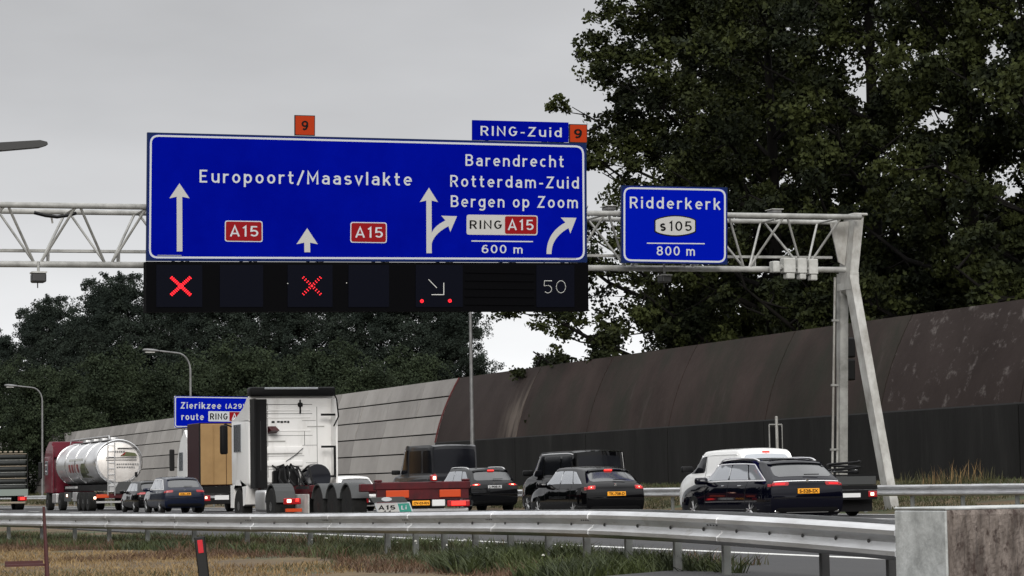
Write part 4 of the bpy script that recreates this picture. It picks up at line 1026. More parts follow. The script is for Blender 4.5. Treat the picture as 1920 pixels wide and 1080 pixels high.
def make_body(spec):
    """stations: (y_low, y_up, roof_z, kind) from the tail forward. levels 0..7 as half width, height."""
    W = spec['W'] / 2; zs, zb = spec['sill'], spec['belt']; r5, r6 = spec['r5'], spec['r6']; C = []
    for st in spec['st']:
        yl, yu, z, kind = st[:4]; k = st[4] if len(st) > 4 else 1.0; zbb = st[5] if len(st) > 5 else zb
        w = W * k
        if kind == 'c':
            row = [(w * .90, zs), (w * .985, zs + .12), (w, (zs + zbb) / 2 + .02), (w * .985, zbb - .13), (w * .945, zbb), (W * r5 * min(k + .02, 1), z - spec.get('d5', .12)), (W * r6 * min(k + .02, 1), z - spec.get('d6', .03)), (0, z)]
        else:
            row = [(w * .90, zs), (w * .985, zs + .12), (w, (zs + zbb) / 2 + .02), (w * .97, min(zbb - .13, z - .14)), (w * .90, z - .055), (w * .70, z - .02), (w * .40, z - .005), (0, z)]
        ys = yl if isinstance(yl, (list, tuple)) else [yl] * 5
        yus = yu if isinstance(yu, (list, tuple)) else [yu] * 3
        C.append([(-x, y, zz) for (x, zz), y in zip(row, list(ys) + list(yus))])
    return Surf(C)
def body_mesh(S, bulge_r, bulge_f, ku=5, kv=4):
    nu, nv = S.nu, S.nv; U = [i / ku for i in range((nu - 1) * ku + 1)]; Vv = [j / kv for j in range((nv - 1) * kv + 1)]
    verts = []; faces = []; full = []
    for u in U:
        L = [S(u, v) for v in Vv]; row = L + [p * np.array([-1, 1, 1]) for p in reversed(L[:-1])]
        b = len(verts); verts += [tuple(p) for p in row]; full.append(list(range(b, b + len(row))))
    m = len(full[0])
    for i in range(len(U) - 1):
        for j in range(m - 1): faces.append((full[i][j], full[i][j + 1], full[i + 1][j + 1], full[i + 1][j]))
        faces.append((full[i][m - 1], full[i][0], full[i + 1][0], full[i + 1][m - 1]))
    caps = []
    for (ui, bulge, sgn) in ((0, bulge_r, -1), (len(U) - 1, bulge_f, 1)):
        row = full[ui]; k5 = 5 * kv; arc = row[k5:m - k5]; A = [np.array(verts[i]) for i in arc]; n = len(A); hw5 = abs(A[0][0]); grid = []
        for r in range(k5 + 1):
            l = np.array(verts[row[r]]); t = r / k5; g = []
            for c in range(n):
                if r == k5: g.append(arc[c]); continue
                if c == 0: g.append(row[r]); continue
                if c == n - 1: g.append(row[m - 1 - r]); continue
                sx = A[c][0] / hw5; x = abs(l[0]) * sx; e = 1 - sx * sx
                y = l[1] + sgn * bulge * e * (1 - t ** 4) + (A[c][1] - A[0][1]) * t ** 3; z = l[2] + (A[c][2] - A[0][2]) * t ** 3
                verts.append((x, y, z)); g.append(len(verts) - 1)
            grid.append(g)
        for r in range(k5):
            for c in range(n - 1): faces.append((grid[r][c], grid[r][c + 1], grid[r + 1][c + 1], grid[r + 1][c]))
        caps.append((grid, k5, n))
    # rear cap evaluator: s across -1..1, v level 0..5
    grid, k5, n = caps[0]; G = np.array([[verts[i] for i in g] for g in grid])
    xs = G[-1, :, 0] / abs(G[-1, 0, 0])
    def cap(sx, v):
        r = min(max(v / 5 * k5, 0), k5 - 1e-6); i = int(r); a = r - i
        c = np.searchsorted(xs, sx) - 1; c = min(max(c, 0), n - 2); b = (sx - xs[c]) / (xs[c + 1] - xs[c])
        return (G[i, c] * (1 - b) + G[i, c + 1] * b) * (1 - a) + (G[i + 1, c] * (1 - b) + G[i + 1, c + 1] * b) * a
    return verts, faces, cap
def patch_pts(fn, rows, nc, left, right, rnd=0):
    out = []
    for r in range(rows + 1):
        b = r / rows; e = 0
        if rnd:
            q = min(b, 1 - b) / rnd
            if q < 1: e = (1 - math.sqrt(max(0, 1 - (1 - q) ** 2))) * rnd * .5
        L, Rr = left(b), right(b); d = Rr - L; L, Rr = L + e * d * .4, Rr - e * d * .4
        out.append([fn(L + (Rr - L) * c / nc, b) for c in range(nc + 1)])
    return out
def shell(rows, nrm, off, th):
    mb = MB(); R_, C_ = len(rows), len(rows[0]); f = []; b = []
    for i, rw in enumerate(rows):
        for j, p in enumerate(rw):
            n = nrm(i, j); f.append(tuple(np.array(p) + n * off)); b.append(tuple(np.array(p) - n * th))
    N_ = R_ * C_; fs = []
    for i in range(R_ - 1):
        for j in range(C_ - 1):
            a = i * C_ + j; fs.append((a, a + 1, a + C_ + 1, a + C_)); fs.append((N_ + a, N_ + a + C_, N_ + a + C_ + 1, N_ + a + 1))
    rim = [j for j in range(C_)] + [i * C_ + C_ - 1 for i in range(1, R_)] + [(R_ - 1) * C_ + j for j in range(C_ - 2, -1, -1)] + [i * C_ for i in range(R_ - 2, 0, -1)]
    for a, c in zip(rim, rim[1:] + rim[:1]): fs.append((a, c, N_ + c, N_ + a))
    mb.add(f + b, fs); return mb
class Car:
    def __init__(s, spec, root, paint):
        s.spec = spec; s.root = root; s.S = make_body(spec); v, f, s.cap = body_mesh(s.S, spec.get('br', .06), spec.get('bf', .12))
        me = bpy.data.meshes.new('body'); me.from_pydata(v, [], f); bm = bmesh.new(); bm.from_mesh(me); bmesh.ops.remove_doubles(bm, verts=bm.verts[:], dist=.0005); bmesh.ops.recalc_face_normals(bm, faces=bm.faces[:]); bm.to_mesh(me); bm.free()
        me.materials.append(MATS[paint]); o = bpy.data.objects.new('body', me); link(o, root)
        W = spec['W'] / 2; rad = spec.get('wr', .33); cutters = []
        me.materials.append(MATS['plastic_black'])
        for y in spec['axles']:
            cm = MB().lathe([(-W - .2, rad + .05), (-W + .30, rad + .05)], 28, 'X', (0, y, rad)).lathe([(W - .30, rad + .05), (W + .2, rad + .05)], 28, 'X', (0, y, rad)).mesh('cutter', 'plastic_black')
            co = bpy.data.objects.new('cutter', cm); COL.objects.link(co); cutters.append(co)
            md = o.modifiers.new('arch', 'BOOLEAN'); md.operation = 'DIFFERENCE'; md.object = co; md.solver = 'EXACT'
        dg = bpy.context.evaluated_depsgraph_get(); new = bpy.data.meshes.new_from_object(o.evaluated_get(dg)); o.modifiers.clear()
        if len(new.polygons) > len(me.polygons) * .5: o.data = new
        for c in cutters: bpy.data.objects.remove(c)
        o.data.name = 'body'; o.data.polygons.foreach_set('use_smooth', [True] * len(o.data.polygons))
        try: o.data.set_sharp_from_angle(angle=R(38))
        except Exception: pass
        s.body = o; s.wheels()
    def side(s, name, m, v0, v1, l0, l1, r0, r1, rnd=.3, off=.006, rows=6, nc=8, th=.01, both=True, parent=None):
        """patch on the flank: level v0..v1, from station l0 (bottom) / l1 (top) to r0 / r1"""
        S = s.S
        fn = lambda u, b: (u, v0 + (v1 - v0) * b)
        uv = patch_pts(fn, rows, nc, lambda b: l0 + (l1 - l0) * b, lambda b: r0 + (r1 - r0) * b, rnd)
        P = [[S(*q) for q in row] for row in uv]; res = []
        for sg in ((1, -1) if both else (1,)):
            mir = np.array([sg, 1, 1]); rows_ = [[p * mir for p in row] for row in P]
            res.append(shell(rows_, lambda i, j: S.nrm(*uv[i][j]) * mir, off, th).build(name, m, parent or s.root, smooth=50))
        return res
    def back(s, name, m, v0, v1, a0, a1, b0=None, b1=None, rnd=.3, off=.008, rows=6, nc=10, th=.01, mirror=False, parent=None):
        """patch on the tail: levels v0..v1, across from a0 (bottom)/b0 (top) to a1/b1 in half widths"""
        b0 = a0 if b0 is None else b0; b1 = a1 if b1 is None else b1
        res = []
        for sg in ((1, -1) if mirror else (1,)):
            rows_ = patch_pts(lambda x, b: s.cap(x * sg, v0 + (v1 - v0) * b), rows, nc, lambda b: a0 + (b0 - a0) * b, lambda b: a1 + (b1 - a1) * b, rnd)
            n = np.array([0, -1, .15]); n = n / np.linalg.norm(n)
            res.append(shell(rows_, lambda i, j: n, off, th).build(name, m, parent or s.root, smooth=50))
        return res
    def wheels(s):
        W = s.spec['W'] / 2; rad = s.spec.get('wr', .33)
        if 'wheel_mesh' not in s.spec: pass
        for y in s.spec['axles']:
            for sg in (-1, 1): wheel(s.root, sg * (W - .115), y, rad, .21, sg)
    def plate(s, z, text, w=.52, x=0, m='plate_yellow', h=.11):
        c = s.cap(0, 0); best = min([s.cap(0, v / 10) for v in range(51)], key=lambda q: abs(q[2] - z)); y = best[1] - .02
        p = MB().rbox(x - w / 2, x + w / 2, y - .01, y + .015, z - h / 2, z + h / 2, .004, 1).build('number_plate', m, s.root)
        if text:
            vs, fs = text_poly(text, .03, 1.0); xs = [v[0] for v in vs]; a, b = min(xs), max(xs); k = (w * .88) / (b - a); kz = h * .62 / cap_h()
            mb = MB(); mb.add([(x - w * .44 + (vx - a) * k, y - .013, z - h * .31 + vy * kz) for vx, vy in vs], fs); mb.build('lettering', 'sign_black', p, fixn=False)
        return p
    def mirrors(s, y, z, m, k=1.0):
        W = s.spec['W'] / 2
        for sg in (-1, 1):
            a = sg * (W - .06); mb = MB(); mb.rbox(min(a, a + sg * .30 * k), max(a, a + sg * .30 * k), y - .06, y + .09, z - .03, z + .13 * k, .05, 3); mb.build('door_mirror', m, s.root, smooth=60)
def wheel(root, x, y, rad, width, sg, rim='alu', truck=False):
    key = ('w', rad, width, rim, truck)
    if key not in _tc:
        h = width / 2; t = MB().lathe([(-h, rad * .66), (-h, rad * .93), (-h + .03, rad), (h - .03, rad), (h, rad * .93), (h, rad * .66)], 28, 'X').mesh('tyre', 'tyre', smooth=40)
        rm = MB(); rm.lathe([(h - .05, .02), (h - .05, rad * .66), (h - .005, rad * .67), (h - .005, rad * .60), (h - .09, rad * .56), (h - .09, .02)], 24, 'X') if False else None
        rr = rad * .66
        rm.lathe([(-h + .01, rr), (-h + .012, rr * .93), (-h + .06, rr * .88), (-h + .07, rr * .15)], 24, 'X')
        n = 5 if not truck else 0
        for k in range(n):
            for d in (-.16, .16):
                a = 2 * math.pi * k / n
                p0 = (-h + .012, math.cos(a + d * .3) * rr * .12, math.sin(a + d * .3) * rr * .12); p1 = (-h + .014, math.cos(a + d) * rr * .95, math.sin(a + d) * rr * .95)
                rm.tube([p0, p1], [.028, .02], 5)
        rm.lathe([(-h + .0, .0301), (-h + .0, .05 if not truck else rr * .4), (-h + .06, .06 if not truck else rr * .45), (-h + .06, .0302)], 12, 'X')
        _tc[key] = (t, rm.mesh('rim', rim, smooth=40))
    t, rm = _tc[key]
    wz = bpy.data.objects.new('wheel', None); wz.empty_display_size = .1; link(wz, root); wz.location = (x, y, rad)
    if sg > 0: wz.rotation_euler = (0, 0, math.pi)
    link(bpy.data.objects.new('tyre', t), wz); link(bpy.data.objects.new('rim', rm), wz)
    return wz

def hatch_spec(L, W, H, zb=.92, zr=1.25, sill=.2, wr=.33, cab=.0, r5=.76, r6=.62, rake=.45, tumble=None):
    """generic two box car; rake = how far the roof's rear edge stands ahead of the tail"""
    hood = zb + .04
    st = [([.14, .04, 0, .03, .09], [rake * .92, rake, rake - .03], H - .075, 'c', .93),
          (.42, rake + .30, H - .03, 'c', .985),
          (L * .25, L * .30, H - .005, 'c', 1), (L * .39, L * .40, H, 'c', 1), (L * .50, L * .51, H - .005, 'c', 1),
          (L * .62, L * .595, H - .06, 'c', 1, zb - .01), (L * .735, L * .745, hood + .03, 'h', .99, zb - .03), (L * .85, L * .86, hood - .06, 'h', .97, zb - .06), (L * .95, L * .955, hood - .18, 'h', .92, zb - .14), (L * .99, L * .995, hood - .36, 'h', .80, zb - .3)]
    return dict(L=L, W=W, H=H, sill=sill, belt=zb, r5=r5, r6=r6, st=st, axles=(L * .19, L * .79), wr=wr, br=.07, bf=.05)
def place(px, depth, label, name='parked_car', cat='car', dx=0, group=None, rz=0):
    x, y = spot(px, depth); return thing(name, label, cat, (x + dx, y, 0), rz, group)
def hatch(px, depth, spec, paint, label, plate, name='car', lights='point', chrome=False, lit=True, third=True, plate_m='plate_yellow', glass='glass_rear', light_v=(3.0, 3.7), light_a=.60, roofrail=None):
    t = place(px, depth, label, name, 'car'); c = Car(spec, t, paint); H, L, W, zb = spec['H'], spec['L'], spec['W'], spec['belt']
    c.side('side_window', 'glass_dark', 4.14, 4.93, .72, 1.22, 1.72, 1.70, .35)
    c.side('side_window', 'glass_dark', 4.14, 4.95, 1.82, 1.80, 3.25, 3.25, .15)
    c.side('side_window', 'glass_dark', 4.14, 4.95, 3.34, 3.34, 5.70, 5.02, .15, nc=14)
    if chrome:
        c.side('window_trim', 'satin_trim', 4.02, 4.11, .62, .66, 5.8, 5.78, 0, off=.012, rows=1, nc=30)
        c.side('window_trim', 'satin_trim', 4.08, 4.98, .62, 1.12, .70, 1.20, 0, off=.012, rows=8, nc=1)
        c.side('window_trim', 'satin_trim', 4.95, 5.03, 1.14, 1.16, 5.05, 5.02, 0, off=.012, rows=1, nc=30)
    uv = lambda u, b: c.S(u, 5.08 + 1.92 * b)
    for sg in (1, -1): pass
    c.side('windscreen', 'glass_dark', 5.12, 7.0, 5.92, 5.95, 5.12, 5.06, 0, rows=8, nc=8)
    c.back('rear_window', glass, 4.12, 4.80, -.86, .86, -.88, .88, .35, rows=8, nc=16)
    c.back('spoiler', paint, 4.86, 5.0, -.93, .93, -.95, .95, .2, off=.05, rows=2, nc=16)
    if third: c.back('brake_light', 'tail_lit', 4.82, 4.90, -.16, .16, off=.06, rows=1, nc=3, rnd=0)
    tl_ = c.back('tail_light', 'tail_red', light_v[0], light_v[1], light_a, .985, rnd=.4, off=.012, mirror=True)
    c.side('side_light', 'tail_red', light_v[0], light_v[1], .0, .0, .30, .42, .2, off=.01)
    if lit:
        vm_ = (light_v[0] + light_v[1]) / 2
        c.back('lamp_glow', 'tail_lit', vm_ - .2, vm_ + .2, light_a + .07, .93, rnd=.5, off=.022, rows=4, mirror=True)
        c.back('lamp_core', 'tail_core', vm_ - .11, vm_ + .11, light_a + .14, .86, rnd=.5, off=.028, rows=4, mirror=True)
    c.back('bumper_trim', 'plastic_black', .55, 1.25, -.88, .88, rnd=.3, off=.012)
    c.back('tailgate_seam', 'plastic_black', 1.92, 2.0, -.92, .92, rnd=0, off=.003, rows=1, nc=20)
    for u in (.5, 3.3, 5.4): pass
    for u, ul in ((1.85, 1.95), (3.28, 3.28), (5.55, 5.35)): c.side('door_seam', 'plastic_black', 1.3, 4.05, ul, u, ul + .022, u + .022, 0, off=.002, rows=8, nc=1)
    for u in (2.15, 3.55): c.side('door_handle', 'chrome' if chrome else paint, 3.25, 3.42, u, u, u + .26, u + .26, .3, off=.03, rows=2, nc=3)
    c.plate(spec.get('plate_z', .62), plate, m=plate_m)
    c.mirrors(L * .655, zb - .02, paint)
    if roofrail:
        for sg in (1, -1):
            pts = []
            for k in range(15):
                u = .9 + 3.9 * k / 14; q = c.S(u, 5.72); pts.append((q[0] * sg, q[1], q[2] + .045 * min(1, min(k, 14 - k) / 1.5)))
            MB().tube(pts, .016, 6).build('roof_rail', roofrail, t, smooth=50)
    # wiper and badge on the tailgate
    q = c.cap(0, 4.14); MB().box(-.02, .34, q[1] - .035, q[1] - .02, q[2] + .02, q[2] + .04).build('wiper', 'plastic_black', t)
    q = c.cap(0, 3.72); MB().lathe([(q[1] - .022, .002), (q[1] - .022, .035), (q[1] + .0, .038)], 14, 'Y', (0, 0, q[2])).build('badge', 'chrome', t)
    return t, c

# black estate, nearest
sp_ = hatch_spec(4.93, 1.87, 1.475, zb=.955, wr=.335, rake=.62, r5=.79, r6=.66); sp_['plate_z'] = .735
t, c = hatch(1505, 54.6, sp_, 'paint_blueblack', 'black estate car with chrome window surround and roof rails, nearest the camera', 'S-528-SX', 'estate_car', chrome=True, lit=False, third=False, light_v=(3.05, 3.62), light_a=.52, roofrail='satin_trim')
c.back('brake_light', 'tail_dim', 3.2, 3.45, .62, .90, rnd=.3, off=.02, mirror=True)
c.back('boot_trim', 'satin_trim', 3.66, 3.76, -.93, .93, rnd=0, off=.02, rows=1, nc=16)
c.back('bumper_trim', 'satin_trim', .62, .72, -.60, .60, rnd=0, off=.03, rows=1, nc=16)
for sg in (-1, 1): MB().rbox(sg * .66 - .12, sg * .66 + .12, .02, .12, .27, .33, .02, 2).build('exhaust', 'chrome', t)
c.side('sunroof', 'glass_dark', 6.1, 7.0, 1.2, 1.2, 3.6, 3.6, 0, rows=3, nc=10)
# black hatchback
sp_ = hatch_spec(4.35, 1.77, 1.45, zb=.93, wr=.32, rake=.62, r5=.77, r6=.62); sp_['plate_z'] = .70
hatch(1147, 66.3, sp_, 'paint_black', 'black hatchback with lit brake lights in front of the black van', 'TK-708-D', 'hatchback', light_a=.70, light_v=(3.0, 3.75))
# dark SUV
sp_ = hatch_spec(4.68, 1.9, 1.64, zb=1.06, wr=.37, sill=.26, rake=.50, r5=.78, r6=.64); sp_['plate_z'] = .93
t, c = hatch(921, 89.5, sp_, 'paint_darkgrey', 'dark grey SUV with silver roof rails and a pale number plate beside the trailer rear', 'J-908-R', 'suv', plate_m='plate_white', roofrail='satin_trim', light_v=(3.2, 3.62), light_a=.60)
# navy SUV
sp_ = hatch_spec(4.45, 1.85, 1.6, zb=1.02, wr=.35, sill=.25, rake=.55, r5=.78, r6=.64); sp_['plate_z'] = .84
hatch(342, 107, sp_, 'paint_navy', 'navy blue crossover between the tanker and the ochre box truck', 'XK-49', 'suv', lit=False, third=False, chrome=True)
# grey car ahead of it
sp_ = hatch_spec(4.3, 1.8, 1.5, zb=.95)
hatch(288, 119, sp_, 'paint_black', 'dark car half hidden between the tanker and the navy crossover', '', 'hatchback', lit=False, third=False)
# white car behind the trailer
sp_ = hatch_spec(4.4, 1.82, 1.5, zb=.95)
hatch(666, 105, sp_, 'paint_white', 'white car showing only its roof behind the container chassis', '', 'hatchback', third=False)

def van_spec(L, W, H, zb, nose=.9, sill=.22, wr=.34, r5=.90, r6=.78, tail=.10):
    hood = zb + .03; c = L - nose
    st = [([.10, .02, 0, .015, .03], [tail, tail + .06, tail + .02], H - .06, 'c', .96),
          (.32, .42, H - .01, 'c', .995), (c * .22, c * .22, H, 'c', 1), (c * .42, c * .42, H, 'c', 1), (c * .60, c * .60, H - .01, 'c', 1),
          (c * .82, c * .76, H - .09, 'c', 1, zb - .02), (c + .02, c + .02, hood, 'h', .99, zb - .05), (c + nose * .35, c + nose * .4, hood - .08, 'h', .97, zb - .1), (c + nose * .75, c + nose * .78, hood - .25, 'h', .90, zb - .2), (L - .02, L - .02, hood - .5, 'h', .78, zb - .4)]
    return dict(L=L, W=W, H=H, sill=sill, belt=zb, r5=r5, r6=r6, st=st, axles=(L * .2, L * .81), wr=wr, br=.03, bf=.05, d5=.13, d6=.035)
def van(px, depth, spec, paint, label, windows='panel', rearglass=None, plate=None, name='van', third=True, lit=False, lv=(2.4, 3.9), wins=(4.1, 4.9)):
    t = place(px, depth, label, name, 'van'); c = Car(spec, t, paint); L = spec['L']
    c.side('side_window', 'glass_van', wins[0], wins[1], 4.35, 4.32, 5.75, 5.02, .15, nc=12)
    c.side('windscreen', 'glass_dark', 5.12, 7.0, 5.94, 5.96, 5.1, 5.06, 0, rows=8)
    if windows == 'glazed':
        c.side('side_window', 'glass_van', 4.08, 4.86, .55, .55, 2.25, 2.25, .2)
        c.side('side_window', 'glass_van', 4.08, 4.86, 2.4, 2.4, 4.15, 4.15, .2)
    else:
        c.side('panel_rib', paint, 4.86, 4.90, .8, .8, 4.1, 4.1, 0, off=.012, rows=1, nc=16)
        c.side('panel_rib', paint, 3.25, 3.32, .6, .6, 4.1, 4.1, 0, off=.014, rows=1, nc=16)
    if rearglass: c.back('rear_window', rearglass, 4.02 if windows != 'low' else 3.2, 4.78, -.84, .84, rnd=.2, rows=8, nc=14)
    if third: c.back('brake_light', 'tail_lit', 4.84, 4.93, -.14, .14, rnd=0, off=.02, rows=1, nc=3)
    c.back('tail_light', 'tail_red', lv[0], lv[1], .88, .985, rnd=.3, off=.012, mirror=True)
    if lit: c.back('lamp_glow', 'tail_lit', lv[0] + .3, lv[1] - .6, .90, .97, rnd=.4, off=.02, mirror=True)
    c.back('bumper', 'plastic_black', .5, 1.4, -.95, .95, rnd=.3, off=.05)
    c.back('door_seam', 'plastic_black', 1.5, 4.85, -.008, .008, rnd=0, off=.004, nc=1, rows=12)
    c.side('door_seam', 'plastic_black', 1.3, 4.9, 4.25, 4.25, 4.27, 4.27, 0, off=.003, rows=10, nc=1)
    c.side('sill_trim', 'plastic_black', .6, 1.15, .8, .8, 5.2, 5.2, 0, off=.01, rows=1, nc=16)
    c.mirrors(L * .72, spec['belt'] + .05, 'plastic_black', 1.2)
    if plate: c.plate(plate[0], plate[1])
    return t, c
# white compact van
sp_ = van_spec(4.5, 1.83, 1.90, 1.22, nose=.95, r5=.86, r6=.70, tail=.22); t, c = van(1436, 69.8, sp_, 'paint_white', 'white compact van behind the black estate', rearglass='glass_dark', wins=(4.05, 4.85))
# black van
sp_ = van_spec(5.0, 1.92, 2.06, 1.24, nose=.95, r5=.90, r6=.76); t, c = van(1120, 79.3, sp_, 'paint_black', 'black passenger van with long side windows beside the black hatchback', 'glazed', 'glass_van', third=False)
c.side('window_trim', 'paint_van_grey', 3.96, 4.04, .4, .4, 4.2, 4.2, 0, off=.012, rows=1, nc=16)
c.side('roof_gutter', 'satin_trim', 5.02, 5.10, .3, .3, 4.6, 4.6, 0, off=.012, rows=1, nc=16)
# tall dark van
sp_ = van_spec(5.7, 2.0, 2.62, 1.45, nose=1.05, r5=.92, r6=.80); t, c = van(849, 98, sp_, 'paint_van_grey', 'tall dark grey van with a raised roof behind the dark SUV', 'glazed', 'glass_van', third=False)
c.back('rear_window', 'glass_van', 2.6, 3.98, -.92, .92, rnd=.1, rows=4, nc=10)
c.back('rear_window', 'glass_van', 4.0, 4.86, -.93, .93, rnd=.1, rows=6, nc=12, off=.014)

# small trailer behind the white van
x, y = spot(1586, 66.4); t = thing('car_trailer', 'small dark box trailer with a coiled load behind the white van', 'trailer', (x, y, 0))
MB().rbox(-.78, .78, 0, 2.6, .82, 1.06, .02, 1).build('bed', 'mudguard', t); MB().rbox(-.80, .80, -.02, 2.62, .70, .815, .01, 1).build('frame', 'plastic_black', t)
MB().box(-.76, .76, -.06, -.021, .44, .69).build('light_board', 'plastic_black', t)
MB().box(-.81, .81, 0, .04, 1.062, 1.10).build('rim_board', 'plastic_black', t)
for sg in (-1, 1):
    wheel(t, sg * .62, 1.1, .33, .2, sg); MB().rbox(sg * .62 - .13, sg * .62 + .13, -.085, -.061, .50, .66, .01, 1).build('tail_light', 'tail_red', t)
    MB().rbox(sg * .60 - .05, sg * .60 + .05, -.095, -.0855, .54, .62, .01, 1).build('lamp_core', 'tail_core', t)
MB().box(-.26, .26, -.07, -.0605, .5, .61).build('number_plate', 'plate_white', t)
MB().box(-.8, .8, .3, 1.2, .12, .5).build('mud_flap', 'plastic_black', t)
l = thing('hose_coil', 'dark coil of hoses and tools lying on the small trailer', 'load', (x, y + .4, 1.10))
MB().tube([(.7 * math.cos(k * .5) * .6 + .2, .5 * math.sin(k * .5) + .3, .05 + .012 * k) for k in range(26)], .035, 6).build('hose', 'plastic_black', l, smooth=50)
MB().tube([(-.6, .1, .04), (.3, .3, .16), (.55, .2, .12)], .03, 6).build('handle', 'chrome', l, smooth=50)

# ------------------------------------------------------------------ white tractor unit
XT = 19.95
xw, yw = spot(543, 71.5); tt = thing('truck_tractor', 'white articulated truck tractor with black side deflectors seen from behind', 'truck', (xw, yw, 0))
# local: y = 0 is the cab rear wall
MB().rbox(-1.24, 1.24, .02, 2.15, 1.05, 3.05, .12, 4).build('cab', 'paint_truck_white', tt, smooth=40)
mb = MB(); mb.prism([(.02, 2.9), (.02, 3.62), (.25, 3.56), (.7, 3.3), (1.5, 3.05), (2.1, 2.95)], -1.24, 1.24, 'X')
bmh = mb.build('roof_fairing', 'paint_truck_white', tt, smooth=30)
MB().rbox(-1.10, 1.10, -.04, .018, 1.15, 3.55, .03, 2).build('rear_wall', 'paint_truck_white', tt, smooth=40)
for (z0, z1) in ((3.18, 3.22), (2.98, 3.01), (2.60, 2.64)): MB().rbox(-.95, .55, -.055, -.0405, z0, z1, .006, 1).build('rib', 'paint_truck_white', tt)
for (z0, z1, x0, x1) in ((3.36, 3.375, -.74, .6), (3.10, 3.112, -.74, .6), (2.48, 2.49, -.7, .6), (1.9, 1.91, -.7, .35), (1.52, 1.53, -.7, .35), (2.9, 2.91, .3, .7), (2.2, 2.21, .3, .74), (1.7, 1.71, .4, .74)): MB().box(x0, x1, -.046, -.0405, z0, z1).build('panel_line', 'mudguard', tt)
for (x_, z0, z1) in ((.36, 2.2, 2.6), (.73, 1.3, 3.3), (-.72, 1.3, 3.4)): MB().box(x_, x_ + .012, -.046, -.0405, z0, z1).build('panel_line', 'mudguard', tt)
for (z0, z1) in ((1.98, 2.18), (1.62, 1.78)):
    MB().box(-.74, .29, -.05, -.0405, z0 - .03, z0 - .012).build('panel_line', 'grey_box', tt)
    mb = MB(); mb.rbox(-.75, .30, -.075, -.041, z0, z1, .03, 3); mb.build('rib', 'paint_truck_white', tt, smooth=60)
for (z0, z1, x0, x1) in ((2.3, 2.34, -.95, -.2), (2.72, 2.75, .45, .95), (1.45, 1.48, -.6, .2)): MB().box(x0, x1, -.05, -.0405, z0, z1).build('rib', 'grey_box', tt)
# little dark wordmark
for k_, (x0, wd) in enumerate(((-.60, .09), (-.44, .08), (-.34, .08), (-.24, .08), (-.14, .06))): MB().box(x0, x0 + wd, -.046, -.0405, 2.84 + .01 * (k_ % 2), 2.90).build('wordmark', 'plastic_black', tt)
MB().rbox(-1.25, 1.25, -.22, .20, 3.60, 3.86, .05, 2).build('roof_spoiler', 'plastic_black', tt, smooth=50)
MB().rbox(-.85, .72, -.262, -.222, 3.79, 3.845, .012, 1).build('light_bar', 'sign_white', tt)
def deflector(sg, m, name):
    mb = MB(); x0 = sg * 1.22; pr = [(0, 1.0), (-.45, 1.0), (-.50, 3.52), (0, 3.52)]
    mb.prism(pr, min(x0, x0 - sg * .05), max(x0, x0 - sg * .05), 'X'); return mb.build(name, m, tt)
deflector(-1, 'plastic_black', 'side_deflector'); deflector(1, 'paint_truck_white', 'side_deflector')
MB().box(-1.165, -.76, -.12, -.0405, 1.0, 3.52).build('rubber_panel', 'plastic_black', tt)
MB().tube([(-.95, -.14, 1.5), (-.95, -.14, 2.9)], .012, 5).build('rubber_rib', 'mudguard', tt)
MB().prism([(-.12, 2.55), (-.12, 2.75), (-.55, 2.62)], -.74, -.5, 'X').build('red_bracket', 'chassis_maroon', tt)
MB().rbox(-.62, .08, -.34, -.06, 1.0, 1.5, .05, 1).build('equipment', 'plastic_black', tt)
MB().rbox(-.5, -.1, -.4, -.07, 1.45, 1.62, .05, 1).build('equipment', 'plastic_black', tt)
MB().tube([(1.02, -.66, 3.72), (1.14, -.68, 3.5), (1.19, -.69, 3.0), (1.05, -.66, 2.72)], .022, 6).build('deflector_edge', 'plastic_black', tt)
for z in (3.03, 2.12, 1.28):
    MB().box(.75, 1.165, -.45, -.40, z, z + .06).build('hinge_bracket', 'plastic_black', tt)
MB().box(1.10, 1.16, -.50, -.455, 1.28, 2.15).build('hinge_bracket', 'plastic_black', tt)
MB().box(.22, .26, -.08, -.045, 3.1, 3.5).build('air_line', 'plastic_black', tt); MB().rbox(.17, .31, -.1, -.05, 3.3, 3.42, .02, 1).build('air_line', 'plastic_black', tt)
# cab side window, mirror, steps, wheel arch
MB().rbox(-1.262, -1.235, .95, 1.75, 2.05, 2.85, .05, 2).build('side_window', 'glass_dark', tt); MB().rbox(1.235, 1.262, .95, 1.75, 2.05, 2.85, .05, 2).build('side_window', 'glass_dark', tt)
MB().rbox(-1.60, -1.38, 1.9, 2.06, 2.0, 2.85, .05, 2).build('door_mirror', 'plastic_black', tt, smooth=50); MB().tube([(-1.25, 2.0, 2.8), (-1.45, 2.0, 2.88), (-1.5, 2.0, 2.8)], .025, 6).build('mirror_arm', 'plastic_black', tt)
MB().rbox(1.38, 1.60, 1.9, 2.06, 2.0, 2.85, .05, 2).build('door_mirror', 'plastic_black', tt, smooth=50)
MB().prism([(.35, 1.08), (.5, .55), (.75, .5), (.8, 1.0), (1.1, 1.25), (1.5, 1.25), (1.8, 1.0), (1.9, .45), (2.2, .45), (2.2, 1.1)], -1.245, -.9, 'X').build('wheel_arch', 'paint_truck_white', tt)
wheel(tt, -1.08, 1.35, .5, .3, -1, 'alu', True); wheel(tt, 1.08, 1.35, .5, .3, 1, 'alu', True)
wheel(tt, -.98, -2.3, .5, .55, -1, 'alu', True); wheel(tt, .98, -2.3, .5, .55, 1, 'alu', True)
